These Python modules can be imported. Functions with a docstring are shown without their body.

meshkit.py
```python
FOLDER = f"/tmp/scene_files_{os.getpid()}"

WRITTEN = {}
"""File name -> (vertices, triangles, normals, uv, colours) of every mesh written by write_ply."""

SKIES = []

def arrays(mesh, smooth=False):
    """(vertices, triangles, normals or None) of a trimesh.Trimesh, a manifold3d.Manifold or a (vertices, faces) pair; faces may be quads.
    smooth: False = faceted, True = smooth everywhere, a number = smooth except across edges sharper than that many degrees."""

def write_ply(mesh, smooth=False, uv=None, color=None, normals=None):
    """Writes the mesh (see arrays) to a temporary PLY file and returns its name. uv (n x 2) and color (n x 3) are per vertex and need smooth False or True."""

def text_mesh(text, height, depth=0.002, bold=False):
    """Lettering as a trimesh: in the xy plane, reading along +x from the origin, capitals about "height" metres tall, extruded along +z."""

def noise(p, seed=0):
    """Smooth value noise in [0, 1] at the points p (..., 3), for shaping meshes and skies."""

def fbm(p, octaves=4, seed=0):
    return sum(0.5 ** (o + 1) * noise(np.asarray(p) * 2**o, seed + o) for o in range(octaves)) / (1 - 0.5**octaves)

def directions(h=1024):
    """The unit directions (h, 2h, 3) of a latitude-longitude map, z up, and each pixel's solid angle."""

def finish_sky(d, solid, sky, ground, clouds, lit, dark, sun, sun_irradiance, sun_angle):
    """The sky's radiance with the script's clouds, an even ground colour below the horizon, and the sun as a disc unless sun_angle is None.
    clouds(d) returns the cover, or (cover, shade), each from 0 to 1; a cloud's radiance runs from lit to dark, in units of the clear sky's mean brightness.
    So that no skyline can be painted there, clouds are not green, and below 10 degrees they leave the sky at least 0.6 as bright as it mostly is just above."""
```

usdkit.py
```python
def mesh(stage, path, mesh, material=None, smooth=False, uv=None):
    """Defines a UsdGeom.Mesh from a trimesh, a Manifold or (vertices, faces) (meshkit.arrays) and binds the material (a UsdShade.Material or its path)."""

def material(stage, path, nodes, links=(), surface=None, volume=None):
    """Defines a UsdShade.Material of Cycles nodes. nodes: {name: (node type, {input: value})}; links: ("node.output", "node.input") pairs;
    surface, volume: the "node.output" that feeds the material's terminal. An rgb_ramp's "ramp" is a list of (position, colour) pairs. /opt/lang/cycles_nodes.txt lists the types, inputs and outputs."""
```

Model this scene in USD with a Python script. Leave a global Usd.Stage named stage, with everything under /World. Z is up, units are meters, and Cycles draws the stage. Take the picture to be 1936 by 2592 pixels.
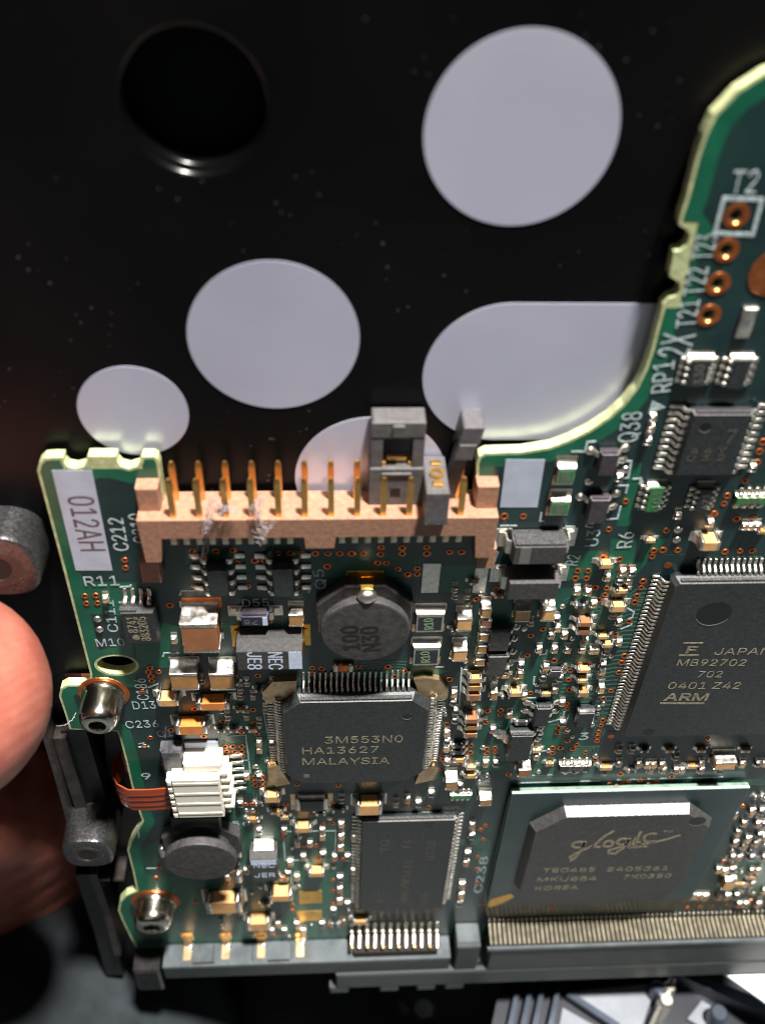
import math, random, numpy as np, trimesh, usdkit, meshkit
from pxr import Usd, UsdGeom, UsdLux, UsdShade, Gf, Sdf, Vt
from shapely.geometry import Polygon, Point, box as sbox, LineString
from shapely.ops import unary_union
import manifold3d as m3
random.seed(7); np.random.seed(7)
MM = 0.001
stage = Usd.Stage.CreateInMemory()
UsdGeom.SetStageUpAxis(stage, UsdGeom.Tokens.z); UsdGeom.SetStageMetersPerUnit(stage, 1.0)
UsdGeom.Xform.Define(stage, '/World'); UsdGeom.Scope.Define(stage, '/World/Looks')
ZS = 170.0     # millimetres from the table up to the level of the lens

# ------------------------------------------------------------------ camera (a phone lens held about 85 mm away, looking down 42 degrees)
FPX, CAMY, PITCH, YAW, ROLL = 2451.0, -56.675, 0.7414, 0.0743, 0.0415
fw = np.array([math.sin(YAW)*math.cos(PITCH), math.cos(YAW)*math.cos(PITCH), -math.sin(PITCH)])
r0 = np.cross(fw, [0, 0, 1]); r0 /= np.linalg.norm(r0); u0 = np.cross(r0, fw)
rt = r0*math.cos(ROLL) + u0*math.sin(ROLL); up = -r0*math.sin(ROLL) + u0*math.cos(ROLL)
EYE = np.array([0, CAMY, ZS])
cam = UsdGeom.Camera.Define(stage, '/World/camera')
M = Gf.Matrix4d(*[float(v) for v in (*rt, 0, *up, 0, *(-fw), 0, *(EYE*MM), 1)])
cam.AddTransformOp().Set(M)
cam.CreateFocalLengthAttr(3.85); cam.CreateHorizontalApertureAttr(3.85*1936/FPX)
cam.CreateFStopAttr(3.3); cam.CreateFocusDistanceAttr(0.092)
cam.CreateClippingRangeAttr((0.005, 20.0)); cam.CreateExposureAttr(0.0)

# ------------------------------------------------------------------ desk lamp and added fill lights
def aim(x, pos, to):
    pos, to = np.array(pos, float), np.array(to, float)
    z = pos-to; z /= np.linalg.norm(z); a = np.cross([0.1, 1, 0.2], z); a /= np.linalg.norm(a); b = np.cross(z, a)
    x.AddTransformOp().Set(Gf.Matrix4d(*[float(v) for v in (*a, 0, *b, 0, *z, 0, *pos, 1)]))
tgt = np.array([5, 0, ZS-75])*MM
Ldir = np.array([0.14, -0.158, 0.97]); Ldir /= np.linalg.norm(Ldir)
key = UsdLux.DiskLight.Define(stage, '/World/desk_lamp_light'); key.CreateRadiusAttr(0.026); key.CreateNormalizeAttr(True)
key.CreateIntensityAttr(4.9); key.CreateColorAttr(Gf.Vec3f(1.0, 0.955, 0.89)); aim(key, tgt+Ldir*0.65, tgt)
def area(name, pos, to, w, h, i, col):
    l = UsdLux.RectLight.Define(stage, '/World/'+name); l.CreateWidthAttr(w); l.CreateHeightAttr(h); l.CreateNormalizeAttr(True)
    l.CreateIntensityAttr(i); l.CreateColorAttr(Gf.Vec3f(*col)); aim(l, pos, to); return l
area('room_fill', (-0.5, -1.3, 1.3), tgt, 1.4, 1.2, 0.4, (1.0, 0.97, 0.95))  # added soft fill for ambient light, not an actual lamp
area('cool_fill', (0.9, -0.9, -0.25), tgt, 0.9, 0.7, 0.10, (0.72, 0.87, 1.0))  # added bluish fill from low right, no actual window

# ------------------------------------------------------------------ from a point of the photograph to a point of the board
def ray(x, y): return fw + rt*((x-968)/FPX) - up*((y-1296)/FPX)
def P(x, y, h=0.0):            # on the plane h mm in front of the board: (across, up) in mm
    d = ray(x, y); t = (-h-CAMY)/d[1]; return np.array([d[0]*t, d[2]*t])
def UZ(x, y, v):               # on the level plane at height v: (across, distance in front of the board)
    d = ray(x, y); t = v/d[2]; return np.array([d[0]*t, -(CAMY+d[1]*t)])

# ------------------------------------------------------------------ materials
MT = {}
def mat(name, col, rough=0.5, metal=0.0, var=0.0, vs=900.0, bump=0.0, bs=3000.0, col2=None, spec=None, coat=0.0, lo=0.35, hi=0.65, det=3.0, sss=0.0, rv=0.0, dust=0.0, dcol=(0.3, 0.3, 0.3), ds=900.0):
    n = {'p': ('principled_bsdf', {'roughness': rough, 'metallic': metal, 'coat_weight': coat, 'coat_roughness': 0.12})}; L = []
    if spec is not None: n['p'][1]['specular_ior_level'] = spec
    if sss: n['p'][1].update(subsurface_weight=sss, subsurface_scale=0.0012, subsurface_radius=(1.0, 0.35, 0.2))
    n['tc'] = ('texture_coordinate', {})
    if var or col2 is not None:
        c2 = col2 if col2 is not None else tuple(min(1, c*(1+var)) for c in col)
        c1 = col if col2 is not None else tuple(c*(1-var) for c in col)
        n['n'] = ('noise_texture', {'scale': vs, 'detail': det, 'roughness': 0.6})
        n['r'] = ('rgb_ramp', {'ramp': [(lo, c1), (hi, c2)]})
        L += [('tc.object', 'n.vector'), ('n.fac', 'r.fac'), ('r.color', 'p.base_color')]
        if rv:
            n['mr'] = ('map_range', {'from_min': lo, 'from_max': hi, 'to_min': max(0.02, rough-rv), 'to_max': rough+rv})
            L += [('n.fac', 'mr.value'), ('mr.result', 'p.roughness')]
        if dust:
            n['vo'] = ('voronoi_texture', {'scale': ds, 'randomness': 1.0}); n['wn'] = ('noise_texture', {'scale': ds*0.35, 'detail': 2.0})
            n['sz'] = ('map_range', {'from_min': 0.42, 'from_max': 0.75, 'to_min': 0.0, 'to_max': dust}); n['lt'] = ('math', {'math_type': 'less_than'}); n['dm'] = ('mix_color', {'b': dcol})
            L.remove(('r.color', 'p.base_color'))
            L += [('tc.object', 'vo.vector'), ('tc.object', 'wn.vector'), ('wn.fac', 'sz.value'), ('vo.distance', 'lt.value1'), ('sz.result', 'lt.value2'), ('r.color', 'dm.a'), ('lt.value', 'dm.fac'), ('dm.result', 'p.base_color')]
    else: n['p'][1]['base_color'] = col
    if bump:
        n['bn'] = ('noise_texture', {'scale': bs, 'detail': 2.0}); n['b'] = ('bump', {'strength': bump, 'distance': 0.00004})
        L += [('tc.object', 'bn.vector'), ('bn.fac', 'b.height'), ('b.normal', 'p.normal')]
    MT[name] = usdkit.material(stage, '/World/Looks/'+name, n, L, surface='p.BSDF'); return MT[name]
mat('laminate', (0.50, 0.54, 0.29), 0.4, var=0.22, vs=1500, bump=0.5, bs=2500)
mat('mask_dark', (0.0055, 0.024, 0.026), 0.34, dust=0.07, dcol=(0.12, 0.14, 0.14), ds=1000.0, col2=(0.012, 0.042, 0.040), vs=160, bump=0.12, bs=700, coat=0.3)
mat('mask_mid_sheen', (0.012, 0.075, 0.052), 0.34, var=0.3, vs=260, bump=0.1, bs=900)
mat('mask_green', (0.007, 0.115, 0.062), 0.32, var=0.2, vs=300, bump=0.1, bs=900, coat=0.25)
mat('mask_trace', (0.040, 0.125, 0.085), 0.36, var=0.15, vs=300)
mat('silkscreen', (0.46, 0.56, 0.58), 0.6, var=0.35, vs=4000)
mat('white_label', (0.47, 0.52, 0.64), 0.5, var=0.06, vs=700)
mat('label_ink', (0.13, 0.09, 0.11), 0.6)
mat('substrate', (0.16, 0.25, 0.19), 0.5, var=0.25, vs=900)
mat('copper', (0.72, 0.21, 0.07), 0.32, 0.9, var=0.2, vs=1500)
mat('hole_dark', (0.01, 0.006, 0.004), 0.7)
mat('tin', (0.74, 0.71, 0.65), 0.40, 1.0, var=0.15, vs=1400, bump=0.3, bs=1800, rv=0.1)
mat('pale_tail', (0.75, 0.68, 0.50), 0.5, 0.5)
mat('solder', (0.78, 0.74, 0.66), 0.36, 1.0, var=0.15, vs=1200, bump=0.7, bs=900)
mat('gold', (0.78, 0.45, 0.10), 0.27, 1.0, var=0.15, vs=900)
mat('gold_pin', (0.92, 0.52, 0.16), 0.36, 1.0, var=0.12, vs=700)
mat('heat_tab', (0.70, 0.50, 0.30), 0.38, 1.0, var=0.25, vs=800, bump=0.6, bs=700)
mat('cap_brown', (0.34, 0.14, 0.06), 0.42, var=0.12, vs=1200)
mat('cap_umber', (0.42, 0.22, 0.075), 0.4, var=0.12, vs=1200)
mat('cap_tan', (0.72, 0.40, 0.16), 0.42, var=0.1, vs=1200)
mat('cap_orange', (0.70, 0.23, 0.05), 0.38, var=0.1, vs=1200)
mat('black_plastic', (0.025, 0.030, 0.032), 0.46, dust=0.12, dcol=(0.12, 0.12, 0.12), ds=1500.0, var=0.3, vs=2500, bump=0.55, bs=5500)
mat('grey_plastic', (0.052, 0.051, 0.052), 0.48, dust=0.12, dcol=(0.2, 0.2, 0.2), ds=1500.0, var=0.25, vs=2500, bump=0.5, bs=4500)
mat('mold_glint', (0.06, 0.06, 0.062), 0.36, var=0.4, vs=4500, bump=1.0, bs=5200)  # chip plastic made paler: lamp highlight on upper bevels put into the colour
mat('mold_bright_glint', (0.42, 0.42, 0.43), 0.42, 0.3, var=0.5, vs=5200, bump=1.0, bs=5600)  # bright highlight on the ball grid chip's upper bevel, painted as colour
mat('purple_plastic', (0.055, 0.045, 0.055), 0.45, var=0.2, vs=2500, bump=0.4, bs=4500)
mat('navy_plastic', (0.02, 0.02, 0.06), 0.4, var=0.2, vs=2500)
mat('dimple', (0.008, 0.009, 0.010), 0.3)
mat('chip_ink', (0.27, 0.235, 0.16), 0.6, var=0.45, vs=3500)
mat('chip_ink_dim', (0.085, 0.078, 0.062), 0.6, var=0.2, vs=6000)
mat('pale_print', (0.60, 0.70, 0.86), 0.55, var=0.1, vs=3000)
mat('green_print', (0.20, 0.30, 0.18), 0.6)
mat('grey_print', (0.16, 0.15, 0.14), 0.6)
mat('dark_print', (0.012, 0.010, 0.010), 0.5)
mat('resistor_green', (0.035, 0.20, 0.06), 0.35)
mat('ferrite', (0.050, 0.047, 0.048), 0.55, var=0.3, vs=1600, bump=0.7, bs=2500)
mat('header_tan', (0.345, 0.182, 0.118), 0.52, dust=0.10, dcol=(0.5, 0.36, 0.28), ds=1100.0, var=0.16, vs=2600, bump=0.4, bs=2600)
mat('jumper_grey', (0.10, 0.094, 0.098), 0.5, var=0.18, vs=1500, bump=0.5, bs=2500)
mat('white_plastic', (0.86, 0.82, 0.70), 0.45, var=0.04, vs=900)
mat('dark_clip', (0.07, 0.07, 0.085), 0.5, var=0.6, vs=900, bump=1.0, bs=1300)
mat('ribbon', (0.36, 0.06, 0.018), 0.32, coat=0.2, var=0.1, vs=400)
mat('ribbon_line', (0.10, 0.018, 0.008), 0.35)
mat('screw_metal', (0.66, 0.62, 0.54), 0.2, 1.0, var=0.18, vs=500, bump=0.5, bs=700)
mat('cast_metal', (0.10, 0.10, 0.105), 0.34, 0.85, col2=(0.17, 0.17, 0.175), vs=3800, bump=0.8, bs=4200, lo=0.4, hi=0.7, rv=0.05)
mat('cast_dark', (0.018, 0.017, 0.018), 0.36, 0.3, var=0.4, vs=900, bump=0.5, bs=1500)
mat('chamfer_black', (0.0018, 0.0018, 0.002), 0.2, spec=0.28)
mat('recess_black', (0.0012, 0.0012, 0.0014), 0.5, spec=0.15)
mat('rail_metal', (0.10, 0.085, 0.08), 0.35, 0.7, var=0.3, vs=600)
mat('cloth', (0.010, 0.014, 0.018), 0.9, col2=(0.024, 0.032, 0.038), vs=140, bump=0.8, bs=900)
mat('table_dark', (0.055, 0.066, 0.072), 0.45, var=0.3, vs=60)
mat('slot_grey', (0.030, 0.039, 0.038), 0.5, var=0.12, vs=500, bump=0.3, bs=1500)
mat('strip_metal', (0.26, 0.235, 0.17), 0.5, 1.0, var=0.3, vs=900)
mat('slot_lit', (0.075, 0.09, 0.10), 0.4, var=0.25, vs=500, bump=0.5, bs=900)  # slot_grey made paler for upward faces: lamp light put into the colour
mat('panel_grey', (0.20, 0.22, 0.25), 0.5, var=0.12, vs=200)
mat('chassis_dark', (0.012, 0.014, 0.022), 0.4, var=0.2, vs=100)
mat('chassis_edge', (0.06, 0.075, 0.105), 0.35, 0.5, var=0.2, vs=200)
mat('paper', (0.88, 0.90, 0.93), 0.7)
mat('fibre', (0.50, 0.46, 0.50), 0.8)
MT['skin'] = usdkit.material(stage, '/World/Looks/skin_ridged', {
    'tc': ('texture_coordinate', {}), 'n': ('noise_texture', {'scale': 380.0, 'detail': 4.0}), 'big': ('noise_texture', {'scale': 70.0, 'detail': 2.0}), 'mp': ('mapping', {'rotation': (0.3, 0.5, 0.5)}),
    'w': ('wave_texture', {'scale': 560.0, 'distortion': 5.0, 'detail': 2.0, 'detail_scale': 0.35}), 'fn': ('noise_texture', {'scale': 3200.0, 'detail': 2.0}),
    'r': ('rgb_ramp', {'ramp': [(0.32, (0.43, 0.125, 0.088)), (0.68, (0.55, 0.20, 0.145))]}), 'r2': ('rgb_ramp', {'ramp': [(0.3, (0.82, 0.74, 0.72)), (0.7, (1.0, 1.0, 1.0))]}), 'm': ('mix_color', {'blend_type': 'multiply', 'fac': 1.0}),
    'ad': ('math', {'math_type': 'multiply_add', 'value2': 0.55}), 'b': ('bump', {'strength': 0.5, 'distance': 0.00005}),
    'p': ('principled_bsdf', {'roughness': 0.46, 'subsurface_weight': 0.25, 'subsurface_scale': 0.0012, 'subsurface_radius': (1.0, 0.35, 0.2)})},
    [('tc.object', 'n.vector'), ('tc.object', 'big.vector'), ('tc.object', 'mp.vector'), ('mp.vector', 'w.vector'), ('tc.object', 'fn.vector'), ('n.fac', 'r.fac'), ('big.fac', 'r2.fac'), ('r.color', 'm.a'), ('r2.color', 'm.b'), ('m.result', 'p.base_color'),
     ('w.fac', 'ad.value1'), ('fn.fac', 'ad.value3'), ('ad.value', 'b.height'), ('b.normal', 'p.normal')], surface='p.BSDF')
# black painted casting with dust, and the bare machined lands on it
MT['casing_black'] = usdkit.material(stage, '/World/Looks/casing_black', {
    'tc': ('texture_coordinate', {}), 'v': ('voronoi_texture', {'scale': 1150.0, 'randomness': 1.0}),
    'wn': ('noise_texture', {'scale': 130.0, 'detail': 2.0}), 'big': ('noise_texture', {'scale': 60.0, 'detail': 3.0}),
    'sz': ('map_range', {'from_min': 0.40, 'from_max': 0.75, 'to_min': 0.0, 'to_max': 0.14}),
    'lt': ('math', {'math_type': 'less_than'}),
    'base': ('rgb_ramp', {'ramp': [(0.3, (0.0022, 0.0021, 0.0025)), (0.7, (0.005, 0.0045, 0.0048))]}),
    'm': ('mix_color', {'b': (0.09, 0.085, 0.09)}), 'fn': ('noise_texture', {'scale': 2600.0, 'detail': 2.0}),
    'b': ('bump', {'strength': 0.35, 'distance': 0.00003}), 'p': ('principled_bsdf', {'roughness': 0.33, 'specular_ior_level': 0.16})},
    [('tc.object', 'v.vector'), ('tc.object', 'wn.vector'), ('tc.object', 'big.vector'), ('tc.object', 'fn.vector'), ('wn.fac', 'sz.value'),
     ('v.distance', 'lt.value1'), ('sz.result', 'lt.value2'), ('big.fac', 'base.fac'), ('base.color', 'm.a'), ('lt.value', 'm.fac'),
     ('m.result', 'p.base_color'), ('fn.fac', 'b.height'), ('b.normal', 'p.normal')], surface='p.BSDF')
MT['machined'] = usdkit.material(stage, '/World/Looks/machined', {
    'tc': ('texture_coordinate', {}), 'n': ('noise_texture', {'scale': 38.0, 'detail': 5.0, 'roughness': 0.55}), 'f': ('noise_texture', {'scale': 5000.0, 'detail': 1.0}),
    'r': ('rgb_ramp', {'ramp': [(0.25, (0.50, 0.51, 0.66)), (0.75, (0.72, 0.72, 0.87))]}), 'b': ('bump', {'strength': 0.12, 'distance': 0.00002}),
    'p': ('principled_bsdf', {'metallic': 0.35, 'roughness': 0.27})},
    [('tc.object', 'n.vector'), ('tc.object', 'f.vector'), ('n.fac', 'r.fac'), ('r.color', 'p.base_color'), ('f.fac', 'b.height'), ('b.normal', 'p.normal')], surface='p.BSDF')

# ------------------------------------------------------------------ mesh helpers (mm; across, up, out of the board)
used = {}
ROUND = dict(lead=True, solder_tail=True, contact_pin=True, terminal=65, solder_joint=65, pin=50, contact_strip=True, strand=True)
def free(parent, name):
    k = used.get((parent, name), 0); used[(parent, name)] = k+1
    return f'{parent}/{name}' if k == 0 else f'{parent}/{name}_{k:03d}'
def put(name, mesh, m, parent, smooth=False, label=None, kind=None):
    v, f, n = meshkit.arrays(mesh)
    if smooth is False and name in ROUND: smooth = ROUND[name]
    path = free(parent, name)
    pr = usdkit.mesh(stage, path, trimesh.Trimesh(np.asarray(v)*MM, f, process=False), MT[m], smooth=smooth)
    if label: pr.GetPrim().SetCustomDataByKey('label', label)
    if kind: pr.GetPrim().SetCustomDataByKey('kind', kind)
    return path
def thing(name, label, cat, group=None, kind=None, board=True):
    path = free('/World', name); x = UsdGeom.Xform.Define(stage, path)
    x.AddTranslateOp().Set(Gf.Vec3d(0, 0, ZS*MM))
    if board: x.AddRotateXOp().Set(90.0)
    p = x.GetPrim()
    for k, v in (('label', label), ('category', cat), ('group', group), ('kind', kind)):
        if v: p.SetCustomDataByKey(k, v)
    return path
def cat(*ms):
    vs, fs, o = [], [], 0
    for m in ms:
        v, f = (m.vertices, m.faces) if hasattr(m, 'vertices') else m
        vs.append(np.asarray(v)); fs.append(np.asarray(f)+o); o += len(v)
    return np.vstack(vs), np.vstack(fs)
def loft(rings):               # rings: list of (n,2) convex outlines with a height each
    n = len(rings[0][0]); v = np.vstack([np.c_[np.asarray(p), np.full(n, h)] for p, h in rings]); f = []
    for k in range(len(rings)-1):
        for i in range(n):
            j = (i+1) % n; a, b, c, d = k*n+i, k*n+j, (k+1)*n+j, (k+1)*n+i; f += [(a, b, c), (a, c, d)]
    t = (len(rings)-1)*n
    for i in range(1, n-1): f += [(0, i+1, i), (t, t+i, t+i+1)]
    return v, np.array(f)
def rect(cu, cv, w, l, c=0.0):
    a, b = w/2, l/2
    if c <= 0: return np.array([(cu-a, cv-b), (cu+a, cv-b), (cu+a, cv+b), (cu-a, cv+b)])
    return np.array([(cu-a+c, cv-b), (cu+a-c, cv-b), (cu+a, cv-b+c), (cu+a, cv+b-c), (cu+a-c, cv+b), (cu-a+c, cv+b), (cu-a, cv+b-c), (cu-a, cv-b+c)])
def bbox(cu, cv, w, l, h0, h1, e=0.06):
    e = min(e, w*0.3, l*0.3, (h1-h0)*0.3)
    return loft([(rect(cu, cv, w-e, l-e), h0), (rect(cu, cv, w, l), h0+e), (rect(cu, cv, w, l), h1-e), (rect(cu, cv, w-2*e, l-2*e), h1)])
def disc(cu, cv, r, h0, h1, e=0.0, n=24, r2=None):
    a = np.linspace(0, 2*np.pi, n, endpoint=False); c = np.c_[np.cos(a), np.sin(a)]; q = lambda s: c*s+[cu, cv]; r2 = r2 or r
    return loft([(q(r), h0), (q(r2), h1)] if not e else [(q(r), h0), (q(r2), h1-e), (q(r2-e), h1)])
def lathe(cu, cv, prof, n=28):  # open profile of (radius, height)
    a = np.linspace(0, 2*np.pi, n, endpoint=False); v = []; f = []
    for r, h in prof: v += [(cu+r*math.cos(t), cv+r*math.sin(t), h) for t in a]
    for k in range(len(prof)-1):
        for i in range(n):
            j = (i+1) % n; f += [(k*n+i, k*n+j, (k+1)*n+j), (k*n+i, (k+1)*n+j, (k+1)*n+i)]
    return np.array(v), np.array(f)
def extr(poly, h0, h1):
    out = []
    for g in getattr(poly, 'geoms', [poly]):
        if g.geom_type != 'Polygon' or g.area < 1e-5: continue
        m = trimesh.creation.extrude_polygon(g, h1-h0, engine='earcut'); m.apply_translation([0, 0, h0]); out.append(m)
    return cat(*out)
def strip(pts, w, h0, h1):      # a flat bar along a polyline
    return extr(LineString(pts).buffer(w/2, cap_style=2, join_style=2), h0, h1)
def bent(path, wdir, w, t):     # ribbon of rectangular section swept along 3-D points
    p = np.array(path, float); wd = np.array(wdir, float); wd /= np.linalg.norm(wd); v = []; f = []
    for i in range(len(p)):
        d = p[min(i+1, len(p)-1)]-p[max(i-1, 0)]; nn = np.cross(d, wd); nn /= max(np.linalg.norm(nn), 1e-9)
        v += [p[i]+wd*w/2+nn*t/2, p[i]-wd*w/2+nn*t/2, p[i]-wd*w/2-nn*t/2, p[i]+wd*w/2-nn*t/2]
    for i in range(len(p)-1):
        for k in range(4):
            a, b = 4*i+k, 4*i+(k+1) % 4; f += [(a, b, b+4), (a, b+4, a+4)]
    e = 4*(len(p)-1); f += [(0, 2, 1), (0, 3, 2), (e, e+1, e+2), (e, e+2, e+3)]
    return np.array(v), np.array(f)
def tube(pts, r, n=6):
    p = np.array(pts, float); v = []; f = []
    for i in range(len(p)):
        d = p[min(i+1, len(p)-1)]-p[max(i-1, 0)]; d /= np.linalg.norm(d)
        a = np.cross(d, [0.3, 0.2, 0.93]); a /= np.linalg.norm(a); b = np.cross(d, a)
        v += [p[i]+r*(math.cos(t)*a+math.sin(t)*b) for t in np.linspace(0, 2*np.pi, n, endpoint=False)]
    for i in range(len(p)-1):
        for k in range(n):
            a, b = i*n+k, i*n+(k+1) % n; f += [(a, b, b+n), (a, b+n, a+n)]
    return np.array(v), np.array(f)
def words(text, p0, p1, hgt, h, bold=False, flip=False):   # lettering whose baseline runs from pixel p0 to pixel p1 on the plane h
    a, b = P(*p0, h), P(*p1, h); d = b-a; L = np.linalg.norm(d); d /= L
    m = meshkit.text_mesh(text, hgt, 0.012, bold); v = np.array(m.vertices); s = L/max(v[:, 0].max()-v[:, 0].min(), 1e-6)
    x = (v[:, 0]-v[:, 0].min())*s; q = np.c_[a[0]+d[0]*x-d[1]*v[:, 1], a[1]+d[1]*x+d[0]*v[:, 1], v[:, 2]+h]
    return q, np.array(m.faces)
occ = []                        # taken places on the board
def face(x0, y0, x1, y1, h):    # front face in the photograph -> centre and size on the board
    xm, ym = (x0+x1)/2, (y0+y1)/2
    w = P(x1, ym, h)[0]-P(x0, ym, h)[0]; l = P(xm, y0, h)[1]-P(xm, y1, h)[1]; c = P(xm, ym, h)
    occ.append((c[0]-w/2-.3, c[1]-l/2-.3, c[0]+w/2+.3, c[1]+l/2+.3)); return c[0], c[1], w, l
PX = lambda *a, h=0.0: [tuple(P(x, y, h)) for x, y in a]

# ================================================================== circuit board
PCB = thing('circuit_board', 'green circuit board crowded with chips and capacitors in front of the black casing', 'circuit board')
outline = PX((94, 1190), (99, 1172), (112, 1160), (135, 1158), (160, 1158), (162, 1172), (172, 1182), (192, 1186), (212, 1181), (220, 1168), (222, 1155),
             (294, 1155), (297, 1170), (306, 1181), (326, 1186), (348, 1180), (356, 1168), (359, 1156), (390, 1156), (399, 1162), (404, 1176), (421, 1300),
             (1204, 1300), (1206, 1172), (1212, 1155), (1229, 1147), (1321, 1144), (1394, 1132), (1442, 1114), (1490, 1090), (1539, 1058), (1578, 1022),
             (1610, 980), (1634, 930), (1650, 880), (1664, 824), (1678, 772), (1692, 755), (1712, 748), (1722, 735), (1722, 716), (1706, 706), (1694, 698),
             (1706, 636), (1722, 634), (1740, 618), (1748, 594), (1738, 580), (1718, 568), (1722, 545), (1738, 496), (1762, 400), (1782, 340), (1806, 290),
             (1866, 227), (1936, 182), (2020, 150))
outline += [(70, outline[-1][1]+1), (70, -131.5)] + PX((345, 2400), (335, 2383), (320, 2353), (309, 2330), (299, 2305), (303, 2284), (318, 2268), (346, 2256),
             (337, 2210), (322, 2152), (331, 2128), (360, 2078), (352, 2056), (332, 1986), (318, 1925), (304, 1873), (296, 1852), (176, 1846), (162, 1800), (149, 1762), (153, 1744), (170, 1735),
             (218, 1735), (227, 1722), (228, 1705), (160, 1440))
O = Polygon(outline).buffer(0)
c1, c2 = P(295, 1684), P(925, 500)
slot = Polygon([(c1[0]+1.75*math.cos(t), c1[1]+1.35*math.sin(t)) for t in np.linspace(0, 2*np.pi, 28, endpoint=False)])
tests = [P(1863, 545), P(1838, 632), P(1816, 717), P(1793, 797)]
thole = unary_union([Point(*t).buffer(0.36, 6) for t in tests])
holes = unary_union([slot, thole])
put('board_panel', extr(O.difference(holes), -0.95, 0), 'laminate', PCB)
lipL = Polygon(PX((160, 1100), (360, 1100), (360, 1186), (160, 1186))); lipR = Polygon(PX((1640, 560), (1768, 560), (1722, 778), (1600, 778)))
maskp = O.buffer(-0.22).difference(unary_union([holes, lipL, lipR, slot.buffer(0.25)]))
put('solder_mask', extr(maskp, 0, 0.02), 'mask_green', PCB)
ins = O.buffer(-1.35, join_style=2).difference(unary_union([holes.buffer(0.5), lipL.buffer(0.9), lipR.buffer(0.5)]))
green = unary_union([Polygon(PX(*q)) for q in (
    ((188, 1470), (345, 1472), (352, 1560), (215, 1552)), ((1546, 1362), (1612, 1362), (1602, 1462), (1536, 1470)), ((1628, 1362), (1692, 1362), (1650, 1410), (1604, 1462)),
    ((1440, 1395), (1525, 1392), (1500, 1462), (1425, 1470)), ((1560, 1330), (1600, 1170), (1625, 1170), (1600, 1330)), ((560, 1850), (700, 1850), (712, 2000), (590, 2010), (565, 1920)),
    ((360, 2215), (470, 2215), (560, 2335), (720, 2335), (720, 2400), (420, 2400)), ((700, 2170), (850, 2170), (850, 2400), (720, 2400)), ((1210, 1890), (1285, 1880), (1270, 1950), (1205, 1960)),
    ((1395, 1800), (1440, 1770), (1430, 1900), (1370, 1900)), ((330, 1560), (480, 1590), (470, 1690), (350, 1690)), ((235, 1650), (335, 1620), (345, 1740), (240, 1738)),
    ((1850, 2180), (1936, 2170), (1936, 2260), (1800, 2260)), ((1100, 1432), (1210, 1432), (1205, 1500), (1100, 1500)), ((470, 1390), (560, 1390), (540, 1430), (470, 1430)),
    ((1010, 1690), (1080, 1680), (1140, 1700), (960, 1740), (830, 1740)), ((500, 1560), (600, 1560), (600, 1590), (500, 1590)))])
put('ground_pour', extr(ins.difference(green), 0.02, 0.032), 'mask_dark', PCB)
put('slot_wall', lathe(0, 0, [(1, -1.45), (1, 0.0)]) if False else (lambda v, f: (v*[1.74, 1.34, 1]+[c1[0], c1[1], 0], f[:, ::-1]))(*lathe(0, 0, [(1, -1.04), (1, 0.01)])), 'laminate', PCB)
mid = unary_union([Polygon(PX(*q)) for q in (((560, 2060), (900, 2060), (900, 2390), (430, 2392), (365, 2265), (350, 2150), (480, 2100)), ((1215, 1500), (1560, 1480), (1510, 1600), (1470, 1970), (1190, 1970), (1180, 1700)), ((540, 1700), (700, 1760), (670, 2000), (560, 2000)), ((480, 1400), (1080, 1400), (1080, 1460), (480, 1460)))])
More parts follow.
